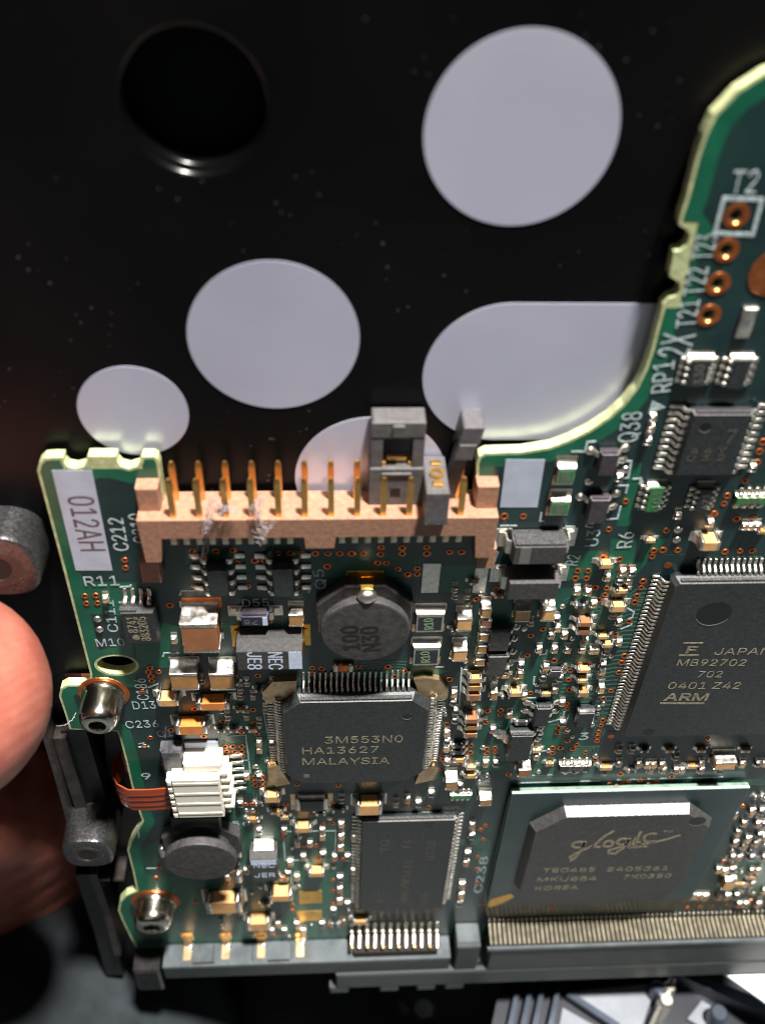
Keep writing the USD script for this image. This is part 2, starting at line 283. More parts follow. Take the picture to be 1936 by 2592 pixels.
put('ground_pour', extr(mid.intersection(ins).difference(green), 0.0335, 0.036), 'mask_mid_sheen', PCB)  # lower left is real green mask; centre strip has board sheen painted in
# ---- traces under the mask
tr = []
def bundle(pts, k, pitch, w=0.13):
    for i in range(k):
        ls = LineString(pts).parallel_offset((i-(k-1)/2)*pitch, 'left', join_style=2)
        if not ls.is_empty: tr.append(ls.buffer(w/2, cap_style=2, join_style=2))
for k in range(70):
    x, y = random.uniform(380, 1900), random.uniform(1480, 2300); a = P(x, y); d = random.choice([(1, 0), (0, 1), (1, 1), (1, -1)]); l = random.uniform(2, 7); n = random.choice([2, 3, 4, 6])
    e = random.choice([(1, 0), (0, -1), (0, 1)]); b = a+np.array(d)*l*0.6
    if abs(d[0]*e[1]-d[1]*e[0]) > 0 or d == e: bundle([tuple(a), tuple(b), tuple(b+np.array(e)*l)], n, 0.34)
bundle(PX((800, 1738), (830, 1735), (880, 1700), (960, 1690), (1040, 1694)), 6, 0.42, 0.16)
for i in range(34):             # fan from the big chip's left leads
    t = i/33; x0, y0 = 1650-100*t, 1490+345*t
    bundle(PX((x0, y0), (x0-40, y0+2), (x0-90-30*math.sin(3*t), y0+34*(1-t)), (x0-160, y0+40*(1-t))), 1, 0.3, 0.17)
put('copper_trace', extr(unary_union(tr).intersection(ins), 0.037, 0.05), 'mask_trace', PCB, kind='stuff')

# ---- helpers for soldered pieces
def pads(parent, m, *rects):
    for q in rects: put('pad', bbox(*q[:4], 0.0, 0.075, 0.02), m, parent)
def fillet(s, o, W, h, run, hz, cu, cv, lo=.05):      # concave solder rising from the pad to the end of a piece
    a = np.linspace(0, np.pi/2, 7); x = s*(o+run*(1-np.sin(a))-.02); y = lo+h*(1-np.cos(a)); v = []; f = []
    for i in range(7):
        ww = W/2*(1+.12*(1-i/6)); v += [(x[i], -ww, y[i]), (x[i], ww, y[i])]
    for i in range(6): q = (2*i, 2*i+1, 2*i+3, 2*i+2); q = q if s > 0 else q[::-1]; f += [(q[0], q[1], q[2]), (q[0], q[2], q[3])]
    n = len(v); v += [(s*(o-.05), -W/2, lo), (s*(o-.05), W/2, lo)]
    for i in range(6): f += [(n, 2*i, 2*i+2), (n+1, 2*i+3, 2*i+1)] if s > 0 else [(n, 2*i+2, 2*i), (n+1, 2*i+1, 2*i+3)]
    v = np.array(v); f = np.array(f)
    if not hz: v = v[:, [1, 0, 2]]; f = f[:, ::-1]
    return v+[cu, cv, 0], f
def chip_part(kind, x0, y0, x1, y1, h, way, m, label=None, tm='tin', frac=0.24, pad=0.3):
    """A two-terminal piece: its front face in the photograph, its height, which way its terminals lie."""
    cu, cv, w, l = face(x0, y0, x1, y1, h)
    hz = way == 'h'; L = w if hz else l; W = l if hz else w; tl = L*frac
    mk = lambda s0, s1, W_, a, b, e: bbox(cu+(s0+s1)/2 if hz else cu, cv if hz else cv+(s0+s1)/2, (s1-s0) if hz else W_, W_ if hz else (s1-s0), a, b, e)
    p = put(kind, mk(-L/2+tl*0.7, L/2-tl*0.7, W*0.96, 0.1, h-0.02, 0.04), m, PCB, label=label)
    for s in (-1, 1):
        a, b = sorted((s*(L/2-tl), s*L/2))
        t = mk(a, b, W, 0.05, h, 0.17)
        fil = fillet(s, L/2, W*.9, h*.72, pad*1.25+.12, hz, cu, cv)
        put('terminal', cat(t, fil), tm, p)
    if pad:
        for s in (-1, 1):
            o = s*(L/2+pad*0.4)
            put('pad', bbox(cu+(o if hz else 0), cv+(0 if hz else o), *((pad*1.8+.3, W*1.1) if hz else (W*1.1, pad*1.8+.3)), 0.0, 0.06, 0.02), 'solder', p)
    return p
def lead(u, v, d, w, run, top, foot=0.55):      # gull-wing lead leaving the body at (u, v) in direction d
    d = np.array(d, float); q = lambda s, h: (u+d[0]*s, v+d[1]*s, h)
    return bent([q(-.05, top), q(run*.25, top), q(run*.42, top*.85), q(run*.6, top*.3), q(run*.7, .16), q(run+foot*.2, .12), q(run+foot*.5, .11)], (-d[1], d[0], 0), w, .14)
def mold(kind, cu, cv, w, l, h, m, label=None, c=0.0, ins=0.3, base=0.12):
    mid = base+(h-base)*0.45
    return put(kind, loft([(rect(cu, cv, w-ins*1.4, l-ins*1.4, c), base), (rect(cu, cv, w, l, c), mid), (rect(cu, cv, w, l, c), mid+.12), (rect(cu, cv, w-ins*2, l-ins*2, c), h)]), m, PCB, label=label)
def leads(p, cu, cv, w, l, side, n, pitch, lw, run, top, off=0.0, m='tin', foot=0.55):
    for i in range(n):
        s = (i-(n-1)/2)*pitch+off
        u, v, d = {'l': (cu-w/2, cv-s, (-1, 0)), 'r': (cu+w/2, cv-s, (1, 0)), 't': (cu+s, cv+l/2, (0, 1)), 'b': (cu+s, cv-l/2, (0, -1))}[side]
        put('lead', lead(u, v, d, lw, run, top, foot), m, p)
def mark(p, text, a, b, hgt, h, m='chip_ink', bold=False): put('lettering', words(text, a, b, hgt, h+0.012, bold), m, p)
def dimple(p, x, y, h, r, m='dimple'):
    c = P(x, y, h); put('dimple', disc(c[0], c[1], r, h+0.002, h+0.012, n=24), m, p)
    a = np.linspace(-2.7, -0.5, 14); put('dimple_rim', strip([(c[0]+r*math.cos(t), c[1]+r*math.sin(t)) for t in a], 0.07, h, h+0.03), 'grey_print', p)

# ---- the large flat chip at the right
h = 1.5
a, b = P(1712, 1479, h), P(1592, 1866, h); W = 23.4
bigl = abs(a[1]-b[1]); cu, cv = a[0]+W/2, a[1]-bigl/2
occ.append((cu-W/2-2, cv-bigl/2-1, cu+W/2+3, cv+bigl/2+2))
CH = mold('chip', cu, cv, W+.7, bigl+.7, h, 'black_plastic', 'large square black chip with fine leads and a round dimple, at right', 0.35, 0.35)
put('bevel', bbox(cu+.1, cv+bigl/2+.12, W-.6, .42, h-.42, h-.11, .05), 'mold_glint', CH)
leads(CH, cu, cv, W+.7, bigl+.7, 'l', 44, 0.5, 0.22, 1.0, 0.85); leads(CH, cu, cv, W+.7, bigl+.7, 't', 40, 0.5, 0.24, 1.0, 0.85)
dimple(CH, 1807, 1554, h, 1.55)
for t, p0, p1, s in (('JAPAN', (1806, 1658), (1948, 1657), 0.95), ('MB92702', (1711, 1686), (1884, 1686), 0.95), ('702', (1763, 1715), (1824, 1715), 0.95), ('0401 Z42', (1688, 1744), (1870, 1744), 1.0)):
    mark(CH, t, p0, p1, s, h)
mark(CH, 'ARM', (1678, 1774), (1788, 1774), 1.15, h, bold=True)
for q in (((1670, 1781), (1782, 1781)), ((1718, 1659), (1768, 1659)), ((1729, 1628), (1779, 1628))): put('lettering', strip(PX(*q, h=h), 0.2, h+.004, h+.02), 'chip_ink', CH)
mark(CH, 'F', (1733, 1654), (1760, 1654), 0.95, h, bold=True)
c = P(1642, 1853, h); put('ejector_mark', disc(c[0], c[1], .55, h+.002, h+.012), 'dimple', CH)
for x, y, w, l in ((1690, 1430, 2.6, 2.6), (1546, 1863, 1.7, 1.7)):
    c = P(x, y); occ.append((c[0]-1.3, c[1]-1.3, c[0]+1.3, c[1]+1.3)); f = put('fiducial', bbox(c[0], c[1], w, l, .03, .06, .01), 'mask_dark', PCB)
    put('fiducial_dot', disc(c[0], c[1], .35, .06, .09), 'copper', f)

# ---- motor driver chip in the middle
h = 1.9; cu, cv, w, l = face(724, 1783, 1076, 1985, h)
HA = mold('chip', cu, cv, w+.6, l+.6, h, 'black_plastic', 'black chip with cut corners in the middle of the board, with pale lettering', 1.6, 0.3)
put('bevel', bbox(cu, cv+l/2+.10, w-3.2, .44, h-.5, h-.12, .05), 'mold_glint', HA)
leads(HA, cu, cv, w+.6, l+.6, 't', 20, 0.52, 0.22, 1.5, 1.0, foot=1.0)
leads(HA, cu, cv, w+.6, l+.6, 'l', 28, 0.44, 0.2, 1.2, 1.0); leads(HA, cu, cv, w+.6, l+.6, 'r', 28, 0.44, 0.2, 1.2, 1.0)
for pts in (((663, 1755), (690, 1727), (752, 1724), (748, 1752), (720, 1778), (672, 1780)), ((1047, 1722), (1072, 1717), (1112, 1722), (1135, 1748), (1132, 1768), (1090, 1775), (1062, 1760)),
            ((676, 1945), (705, 1940), (735, 1985), (700, 1992), (680, 1975)), ((1062, 1955), (1100, 1938), (1110, 1948), (1096, 1975), (1050, 1986))):
    put('heat_tab', extr(Polygon(PX(*pts, h=.7)).convex_hull, 0.05, 0.7), 'heat_tab', HA)
dimple(HA, 1030, 1815, h, 0.42)
for t, p0, p1 in (('3M553N0', (822, 1883), (1019, 1879)), ('HA13627', (765, 1910), (957, 1906)), ('MALAYSIA', (765, 1937), (985, 1934))): mark(HA, t, p0, p1, 1.12, h)
c = P(776, 1965, h); put('ejector_mark', disc(c[0], c[1], .35, h+.002, h+.012), 'grey_print', HA)

# ---- interface controller, a ball grid chip at lower right
h = 1.1; a, b, d = P(1297, 2008, h), P(1905, 1982, h), P(1233, 2293, h)
gw, gl = b[0]-a[0], a[1]-d[1]; cu, cv = a[0]+gw/2, a[1]-gl/2-.2
occ.append((cu-gw/2-1, cv-gl/2-1, cu+gw/2+1, cv+gl/2+1))
BG = put('chip', bbox(cu, cv, gw, gl, .35, h, .04), 'substrate', PCB, label='square ball grid chip on a green base with a script logo, lower right')
put('mold_edge', strip([(cu-gw/2, cv+gl/2+.02), (cu+gw/2, cv+gl/2+.02)], .05, .8, h-.02), 'silkscreen', BG)  # pale strip paints the highlight along the upper substrate edge
put('mask_field', bbox(cu, cv, gw-.12, gl-.12, h, h+.012, .004), 'mask_dark', BG)
h2 = 2.2; mw, ml = gw*.80, gl*.80
put('mold_cap', loft([(rect(cu, cv, mw, ml, 3.4), h+.01), (rect(cu, cv, mw-1.3, ml-1.3, 3.0), h2)]), 'grey_plastic', BG)
e = np.array([(-mw/2+3.45, ml/2-.02, h+.06), (mw/2-3.45, ml/2-.02, h+.06), (mw/2-3.65, ml/2-.62, h2-.03), (-mw/2+3.65, ml/2-.62, h2-.03)])+[cu, cv, 0]
put('bevel', (np.vstack([e, e+[0, .03, .03]]), np.array([(4, 5, 6), (4, 6, 7), (0, 1, 5), (0, 5, 4), (3, 7, 6), (3, 6, 2), (0, 4, 7), (0, 7, 3), (1, 2, 6), (1, 6, 5)])), 'mold_bright_glint', BG)
put('corner_mark', extr(Polygon(PX((1234, 2291), (1243, 2277), (1292, 2263), (1302, 2271), (1268, 2288), (1240, 2297), h=h)), h+.012, h+.03), 'gold', BG)
dimple(BG, 1765, 2080, h2, 0.95)
def pen(pts, w): put('lettering', strip(PX(*pts, h=h2), w, h2+.004, h2+.02), 'chip_ink', BG)
S = lambda pts: [(1200+x*.4455, 1950+y*.4455) for x, y in pts]
def oval(cx, cy, rx, ry, sk=.35, a0=0.0, a1=6.4): return [(cx+rx*math.cos(t)-sk*ry*math.sin(t), cy+ry*math.sin(t)) for t in np.linspace(a0, a1, 18)]
for pts in (oval(592, 425, 34, 17), [(632, 405), (600, 465), (572, 500), (552, 512), (545, 495), (570, 478), (620, 455), (680, 428)], [(795, 345), (735, 380), (690, 420), (672, 436), (716, 438)],
            oval(762, 420, 26, 17), oval(845, 408, 33, 18), [(885, 388), (845, 445), (800, 475), (765, 474), (765, 458), (820, 440), (890, 420)],
            [(920, 385), (895, 422), (910, 424)], [(945, 350), (920, 412), (945, 410)], oval(1005, 385, 42, 24, .35, -1.0, -5.6), [(950, 424), (1040, 408), (1110, 390), (1172, 368)]): pen(S(pts), .36)
mark(BG, 'TM', S([(1068, 358)])[0], S([(1122, 356)])[0], .45, h2); mark(BG, 'CORP.', S([(868, 445)])[0], S([(990, 442)])[0], .5, h2, bold=True)
for t, p0, p1 in (('TEC485', (1372, 2210), (1504, 2207)), ('2405361', (1535, 2207), (1690, 2203)), ('MKU884', (1358, 2233), (1508, 2229)), ('7K0350', (1576, 2226), (1696, 2222)), ('KOREA', (1352, 2255), (1462, 2252))):
    mark(BG, t, p0, p1, .95, h2)

# ---- memory chip between the small parts
h = 1.15; cu, cv, w, l = face(915, 2086, 1134, 2311, h)
TS = mold('chip', cu, cv, w+.3, l, h, 'black_plastic', 'tall black memory chip with fine leads along both long sides', 0, .18)
leads(TS, cu, cv, w+.3, l, 'l', 27, l/27.6, .32, .75, .7, foot=.5); leads(TS, cu, cv, w+.3, l, 'r', 27, l/27.6, .32, .75, .7, foot=.5)
put('bevel', bbox(cu, cv+l/2+.02, w-.3, .2, h-.5, h-.12, .04), 'mold_glint', TS)
c = P(1088, 2085, h); put('notch', disc(c[0], c[1]-.15, .55, h-.3, h+.015), 'dimple', TS)
for t, p0, p1, s in (('TG', (985, 2158), (988, 2128), 1.1), ('T4', (1040, 2150), (1043, 2128), 1.0), ('0328', (1098, 2178), (1103, 2130), 1.0), ('HM57W1616', (1032, 2288), (1044, 2180), 1.05), ('U4', (1082, 2290), (1084, 2262), .9), ('1C', (972, 2288), (974, 2254), .9)): mark(TS, t, p0, p1, s, h, 'chip_ink_dim')

# ---- small outline chips
h = 1.2; a, b, d, e = P(1752, 1050, h), P(1900, 1050, h), P(1715, 1204, h), P(1860, 1204, h)
cu, cv, w, l = (a[0]+b[0]+d[0]+e[0])/4, (a[1]+d[1])/2, (b[0]-a[0]+e[0]-d[0])/2, a[1]-d[1]
occ.append((cu-w/2-2, cv-l/2-.3, cu+w/2+2, cv+l/2+.6))
SS = mold('chip', cu, cv, w+.3, l+.3, h, 'black_plastic', 'black chip with ten bright leads on each side near the upper right board edge', 0, .2)
put('bevel', bbox(cu, cv+l/2+.06, w-.3, .34, h-.42, h-.1, .05), 'purple_plastic', SS)
leads(SS, cu, cv, w+.3, l+.3, 'l', 10, .65, .3, .85, .75, foot=1.0); leads(SS, cu, cv, w+.3, l+.3, 'r', 10, .65, .3, .85, .75, foot=1.0)
for t, p0, p1, s in (('7', (1835, 1124), (1858, 1122), 1.3), ('0 3 2', (1735, 1168), (1830, 1166), .6), ('4 4 Y', (1745, 1150), (1836, 1148), .6)): mark(SS, t, p0, p1, s, h, 'chip_ink_dim')
dimple(SS, 1785, 1082, h, .45)
for x0, y0, x1, y1, k, lbl, mk in ((310, 1552, 397, 1630, 't', 'small black chip with eight leads and two columns of print near the left board edge', 1), (524, 1446, 577, 1510, 's', 'small black power chip in the shade left under the pin connector', 0), (689, 1443, 744, 1512, 's', 'small black power chip in the shade beside the round inductor', 0)):
    h = 1.5; cu, cv, w, l = face(x0, y0, x1, y1, h)
    S8 = mold('chip', cu, cv, w+.1, l+.2, h, 'black_plastic', lbl, 0, .18)
    if k == 't':
        put('bevel', bbox(cu-w*.25, cv+l/2+.05, w*.5, .36, h-.42, h-.1, .05), 'mold_glint', S8)  # half-width strip carries the painted highlight
        leads(S8, cu, cv, w, l+.2, 't', 4, .68, .3, .9, .8, foot=1.0); leads(S8, cu, cv, w, l, 'b', 4, .68, .3, .7, .8)
        mark(S8, '883205', (383, 1622), (368, 1562), .8, h); mark(S8, '8741', (350, 1602), (342, 1562), .8, h); c = P(345, 1614, h); put('lettering', disc(c[0], c[1], .32, h, h+.015), 'chip_ink', S8)
    else:
        leads(S8, cu, cv, w, l, 'l', 4, 1.27, .5, .9, .8, foot=1.0); leads(S8, cu, cv, w, l, 'r', 4, 1.27, .5, .9, .8, foot=1.0)
# ---- three-lead and power packages
def sot(x0, y0, x1, y1, h, lf, rg, m, lbl=None, lw=.45, run=.5, kind='transistor', bev=None, lft=None):
    cu, cv, w, l = face(x0, y0, x1, y1, h); p = mold(kind, cu, cv, w+.1, l+.1, h, m, lbl, 0, .14)
    put('bevel', bbox(cu, cv+l/2+.04, w-.2, .24, h-.4, h-.08, .04), bev or m, p)
    for s, lst in (('l', lf), ('r', rg)):
        for f in lst:
            u = cu+(-w/2 if s == 'l' else w/2); d = (-1, 0) if s == 'l' else (1, 0)
            put('lead', lead(u, cv+l*f, d, lft if (lft and s == 'l') else lw, run, h*.5, .5), 'tin', p)
            put('solder_joint', disc(u+d[0]*(run+.12), cv+l*f, .42 if not (lft and s == 'l') else .7, .02, .3, .14, 10, .3), 'solder', p)
    return p
sot(1517, 1150, 1563, 1206, 1.0, (.3,), (.42, -.1), 'purple_plastic'); sot(1490, 1266, 1539, 1327, 1.0, (.3,), (.42, -.1), 'purple_plastic')
sot(1354, 1795, 1391, 1841, 1.1, (.38, -.05), (.38, -.1), 'black_plastic', lw=.6, run=.7, bev='mold_glint')
sot(1288, 1865, 1345, 1928, 1.5, (.15,), (.32, -.1, -.42), 'black_plastic', 'black power transistor with a wide tinned tab on its left', .5, .8, bev='mold_glint', lft=1.5)
sot(1460, 1807, 1502, 1843, 1.3, (), (), 'black_plastic', kind='diode', bev='tin'); sot(1238, 1601, 1291, 1650, 1.1, (), (.3, -.3), 'grey_plastic'); sot(1233, 1663, 1282, 1712, 1.1, (), (.3, -.3), 'grey_plastic')
sot(1392, 1700, 1421, 1716, .8, (.4, -.4), (.4, -.4), 'purple_plastic', lw=.3, run=.3, bev='mold_glint')
def diode(x0, y0, x1, y1, h, m, lbl, bands, tm='tin', bev=None):
    cu, cv, w, l = face(x0, y0, x1, y1, h); p = mold('diode', cu, cv, w+.1, l+.1, h, m, lbl, 0, .15)
    if bev: put('bevel', bbox(cu, cv+l/2+.05, w-.3, .3, h*.35, h-.12, .05), bev, p)
    for s in (-1, 1):
        put('terminal', bent([(cu+s*(w/2-.1), cv, h*.55), (cu+s*(w/2+.35), cv, h*.5), (cu+s*(w/2+.42), cv, .2), (cu+s*(w/2+.9), cv, .12)], (0, 1, 0), l*.7, .15), tm, p)
        put('pad', bbox(cu+s*(w/2+.55), cv, 1.3, l*1.0, 0, .07, .02), tm, p)
    for f0, f1, mm in bands: put('band', bbox(cu+w*(f0+f1)/2, cv-.0, w*(f1-f0), l-.26, h, h+.02, .005), mm, p)
    return p
diode(1299, 1384, 1434, 1430, 2.2, 'grey_plastic', 'grey rectangular diode with a scratched upper side, right of the connector', ((-.38, -.18, 'grey_print'),), bev='mold_glint')
diode(1286, 1476, 1414, 1519, 2.2, 'grey_plastic', 'grey rectangular diode, lower of the pair right of the connector', ())
D5 = diode(610, 1561, 680, 1586, 1.3, 'navy_plastic', 'dark blue diode with a pale band and scrawled print', ((.28, .46, 'pale_print'),), bev='purple_plastic')
mark(D5, '75', (652, 1572), (618, 1570), .5, 1.3, 'grey_print')
def tant(x0, y0, x1, y1, h, lbl, lines, band, s):
    cu, cv, w, l = face(x0, y0, x1, y1, h); p = put('capacitor', loft([(rect(cu, cv, w-.2, l-.2), .12), (rect(cu, cv, w, l), h*.5), (rect(cu, cv, w-.1, l-.12), h-.03), (rect(cu, cv, w-.2, l-.22), h)]), 'grey_plastic', PCB, label=lbl)
    if band == 'r': put('band', bbox(cu+w*.385, cv, w*.2, l-.25, h, h+.015, .005), 'pale_print', p)
    else: put('band', bbox(cu, cv+l*.36, w-.25, l*.2, h, h+.015, .005), 'pale_print', p)
    for t, p0, p1 in lines: mark(p, t, p0, p1, s, h, 'pale_print')
    if band == 'r':
        for q in (-1, 1): put('terminal', bent([(cu+q*w/2, cv, h*.55), (cu+q*(w/2+.12), cv, h*.5), (cu+q*(w/2+.12), cv, .2), (cu+q*(w/2+.5), cv, .1)], (0, 1, 0), l*.7, .12), 'gold', p); put('pad', bbox(cu+q*(w/2+.2), cv, .9, l*1.1, 0, .06, .02), 'gold', p)
    else:
        for q in (-1, 1): put('terminal', bent([(cu, cv+q*l/2, h*.55), (cu, cv+q*(l/2+.12), h*.5), (cu, cv+q*(l/2+.12), .2), (cu, cv+q*(l/2+.6), .1)], (1, 0, 0), w*.7, .12), 'tin', p)
    return p
tant(599, 1649, 767, 1697, 2.9, 'large dark grey capacitor with pale lettering and a pale blue end band', (('JE8', (625, 1652), (627, 1695)), ('NEC', (678, 1652), (680, 1695))), 'r', 1.25)
tant(634, 2177, 704, 2232, 2.4, 'small dark grey capacitor standing upright in the lower left of the board', (('NEC', (642, 2198), (696, 2197)), ('JER', (645, 2222), (697, 2221))), 't', .95)

# ---- inductors
def inductor(x, y, rx, h, lbl):
    c = P(x, y, h); r = (P(x+rx, y, h)[0]-P(x-rx, y, h)[0])/2; occ.append((c[0]-r-.3, c[1]-r-.3, c[0]+r+.3, c[1]+r+.3))
    p = put('inductor', lathe(c[0], c[1], [(r*1.0, .2), (r*1.0, h*.30), (r*.8, h*.36), (r*.8, h*.66), (r*.98, h*.7), (r, h*.74), (r, h-.22), (r-.06, h-.08), (r-.2, h), (.01, h)], 48), 'ferrite', PCB, smooth=30, label=lbl)
    a8 = np.arange(8)*np.pi/4+np.pi/8; o8 = np.c_[np.cos(a8), np.sin(a8)]*r*1.17+c; put('flange', loft([(o8, .1), (o8, h*.34), (c+(o8-c)*.96, h*.4)]), 'ferrite', p)
    return p, c, r
L1, c, r = inductor(924, 1602, 114, 2.7, 'round dark ferrite inductor marked 100, between the power chip and two square resistors')
mark(L1, '100', (912, 1644), (906, 1582), 1.45, 2.7, 'dark_print', True); mark(L1, 'N30', (962, 1646), (956, 1584), 1.45, 2.7, 'dark_print', True)
c = P(924, 1458); put('pad', bbox(c[0], c[1], 3.1, 1.3, 0, .07, .02), 'gold', L1); q = P(929, 1500, 2.0)
put('terminal', bent([(c[0]+.2, c[1], .1), (c[0]+.2, c[1]-1.2, .3), (q[0], q[1]+.4, 1.6), (q[0], q[1]-.6, 2.6)], (1, 0, 0), 1.0, .2), 'gold', L1)
put('solder_joint', (lambda m: (m.vertices*[.85, .7, .6]+[q[0], q[1]-.1, 2.3], m.faces))(trimesh.creation.icosphere(2)), 'solder', L1, smooth=True)
for x in (850, 888): c = P(x, 1684); put('terminal', bbox(c[0], c[1], .5, 1.0, 0, .5, .1), 'tin', L1)
c = P(869, 1684); put('terminal', bbox(c[0], c[1], 1.0, 1.0, 0, .45, .1), 'copper', L1)
L2, c, r = inductor(507, 2186, 93, 3.4, 'round dark ferrite inductor in the lower left corner of the board')
for x, y in ((412, 2160), (605, 2160), (604, 2225)): c = P(x, y, 1.0); put('terminal', bbox(c[0], c[1], .8, 1.8, .02, 1.2, .2), 'solder', L2)

# ---- ceramic capacitors: front face, height, way, colour
for q in ((459, 1581, 553, 1657, 2.2, 'v', 'cap_brown', 'large brown ceramic capacitor with a bright tinned upper end'), (431, 1707, 501, 1750, 1.6, 'v', 'cap_umber'), (530, 1707, 594, 1750, 1.6, 'v', 'cap_umber'),
          (397, 1774, 452, 1790, 1.3, 'h', 'cap_tan'), (496, 1782, 582, 1800, 1.3, 'h', 'cap_orange', 'orange ceramic capacitor with tinned ends beside the tan one'), (442, 1840, 526, 1862, 1.4, 'h', 'cap_orange', 'orange ceramic capacitor just above the white ribbon connector'),
          (731, 1557, 767, 1588, 1.2, 'v', 'cap_umber'), (1157, 1568, 1194, 1600, 1.2, 'v', 'cap_tan'), (1147, 1648, 1182, 1677, 1.2, 'v', 'cap_tan'), (1186, 1719, 1221, 1731, 1.2, 'h', 'cap_tan'),
          (1184, 1739, 1220, 1751, 1.2, 'h', 'cap_umber'), (1183, 1761, 1218, 1776, 1.2, 'h', 'cap_brown'), (1177, 1822, 1213, 1833, 1.2, 'h', 'cap_brown'), (1176, 1840, 1213, 1850, 1.1, 'h', 'cap_umber'),
          (1174, 1859, 1209, 1869, 1.1, 'h', 'cap_brown'), (1128, 1981, 1158, 2002, 1.5, 'v', 'cap_umber'), (1242, 1755, 1259, 1774, .9, 'v', 'cap_umber'), (1311, 1705, 1325, 1720, .8, 'v', 'cap_umber'),
          (1287, 1755, 1323, 1766, 1.0, 'h', 'cap_tan'), (1312, 1951, 1343, 1969, 1.4, 'v', 'cap_brown'), (1219, 1541, 1243, 1566, 1.0, 'v', 'cap_umber'), (1218, 1572, 1245, 1590, .9, 'v', 'cap_brown'),
          (1215, 1607, 1238, 1625, .9, 'v', 'cap_umber'), (1210, 1637, 1232, 1656, .9, 'v', 'cap_umber'), (1204, 1671, 1227, 1688, .9, 'v', 'cap_umber'), (1305, 1546, 1342, 1576, 1.2, 'v', 'cap_tan'),
          (1371, 1545, 1405, 1575, 1.2, 'v', 'cap_tan'), (1462, 1577, 1502, 1588, 1.0, 'h', 'cap_brown'), (1459, 1597, 1498, 1609, .9, 'h', 'cap_brown'), (1544, 1536, 1587, 1551, 1.0, 'h', 'cap_tan'),
          (1518, 1429, 1553, 1441, .8, 'h', 'cap_tan'), (1773, 1374, 1823, 1396, 1.4, 'h', 'cap_tan', 'tan ceramic capacitor above the large chip at right'), (1513, 1612, 1541, 1620, .7, 'h', 'cap_tan'), (1525, 1633, 1552, 1641, .7, 'h', 'cap_tan'),
          (901, 2041, 968, 2066, 1.5, 'h', 'cap_tan', 'tan ceramic capacitor above the tall memory chip'), (668, 2019, 708, 2034, 1.1, 'h', 'cap_tan'), (745, 2098, 790, 2110, 1.1, 'h', 'cap_tan'), (781, 2212, 822, 2222, 1.1, 'h', 'cap_tan'),
          (520, 2287, 612, 2315, 1.7, 'h', 'cap_tan', 'large tan ceramic capacitor near the bottom left screw'), (680, 2270, 742, 2284, 1.6, 'h', 'cap_tan'), (624, 2340, 684, 2358, 1.5, 'h', 'cap_tan'), (893, 2334, 931, 2343, .8, 'h', 'cap_tan'),
          (1462, 1697, 1496, 1705, .8, 'h', 'cap_tan'), (1461, 1723, 1488, 1731, .8, 'h', 'cap_tan'), (1464, 1755, 1490, 1766, .9, 'h', 'cap_umber'), (1370, 1757, 1394, 1765, .6, 'h', 'cap_tan'), (1516, 1742, 1530, 1758, .7, 'v', 'cap_tan'),
          (1810, 1932, 1862, 1950, 1.4, 'v', 'cap_tan'), (1518, 1944, 1550, 1952, .7, 'h', 'cap_tan'), (1740, 1941, 1765, 1948, .6, 'h', 'cap_tan'), (1214, 2026, 1244, 2042, 1.2, 'v', 'cap_umber'), (1832, 2232, 1860, 2256, 1.0, 'v', 'cap_tan')):
    chip_part('capacitor', q[0], q[1], q[2], q[3], q[4], q[5], q[6], q[7] if len(q) > 7 else None, frac=.2 if q[5] == 'h' else .16)
# ---- resistors with print
for x0, y0, x1, y1, m, t, f in ((1053, 1556, 1123, 1602, 'black_plastic', 'R10', 'g'), (1046, 1640, 1112, 1686, 'black_plastic', 'R10', 'g'), (1411, 1186, 1455, 1228, 'resistor_green', '0R0', 'w'), (1394, 1270, 1441, 1306, 'resistor_green', '0R0', 'w')):
    cu, cv, w, l = face(x0, y0, x1, y1, .75); p = put('resistor', bbox(cu, cv, w, l, .1, .72, .05), 'tin', PCB, label='square black resistor with green print' if f == 'g' else 'small green resistor with tinned ends')
    put('film', bbox(cu, cv-.05, w*.86, l*.74, .70, .745, .02), m, p)
    put('terminal', fillet(1, l/2, w, .72, .75, False, cu, cv), 'solder', p); put('terminal', bbox(cu, cv-l/2-.04, w, .2, .05, .5, .08), 'tin', p)
    for s in (-1, 1): put('pad', bbox(cu, cv+s*(l/2+.1), w*1.2, 1.0, 0, .06, .02), 'heat_tab', p)
    xm, ym = (x0+x1)/2, (y0+y1)/2; d = (y1-y0)*.3; mark(p, t, (xm+9, ym+d), (xm+7, ym-d), .8 if f == 'g' else .6, .74, 'green_print' if f == 'g' else 'grey_print', True)
cu, cv, w, l = face(752, 2030, 826, 2056, .7); p = put('resistor', bbox(cu, cv, w*.8, l, .1, .7, .05), 'black_plastic', PCB, label='black resistor with a bright upper edge below the middle chip')
put('edge', fillet(1, l/2, w*.85, .7, .35, False, cu, cv), 'solder', p)
for s in (-1, 1): put('terminal', bbox(cu+s*w*.46, cv, w*.2, l*1.1, .04, .5, .08), 'tin', p); put('pad', bbox(cu+s*w*.58, cv, w*.3, l*1.5, 0, .06, .02), 'heat_tab', p)
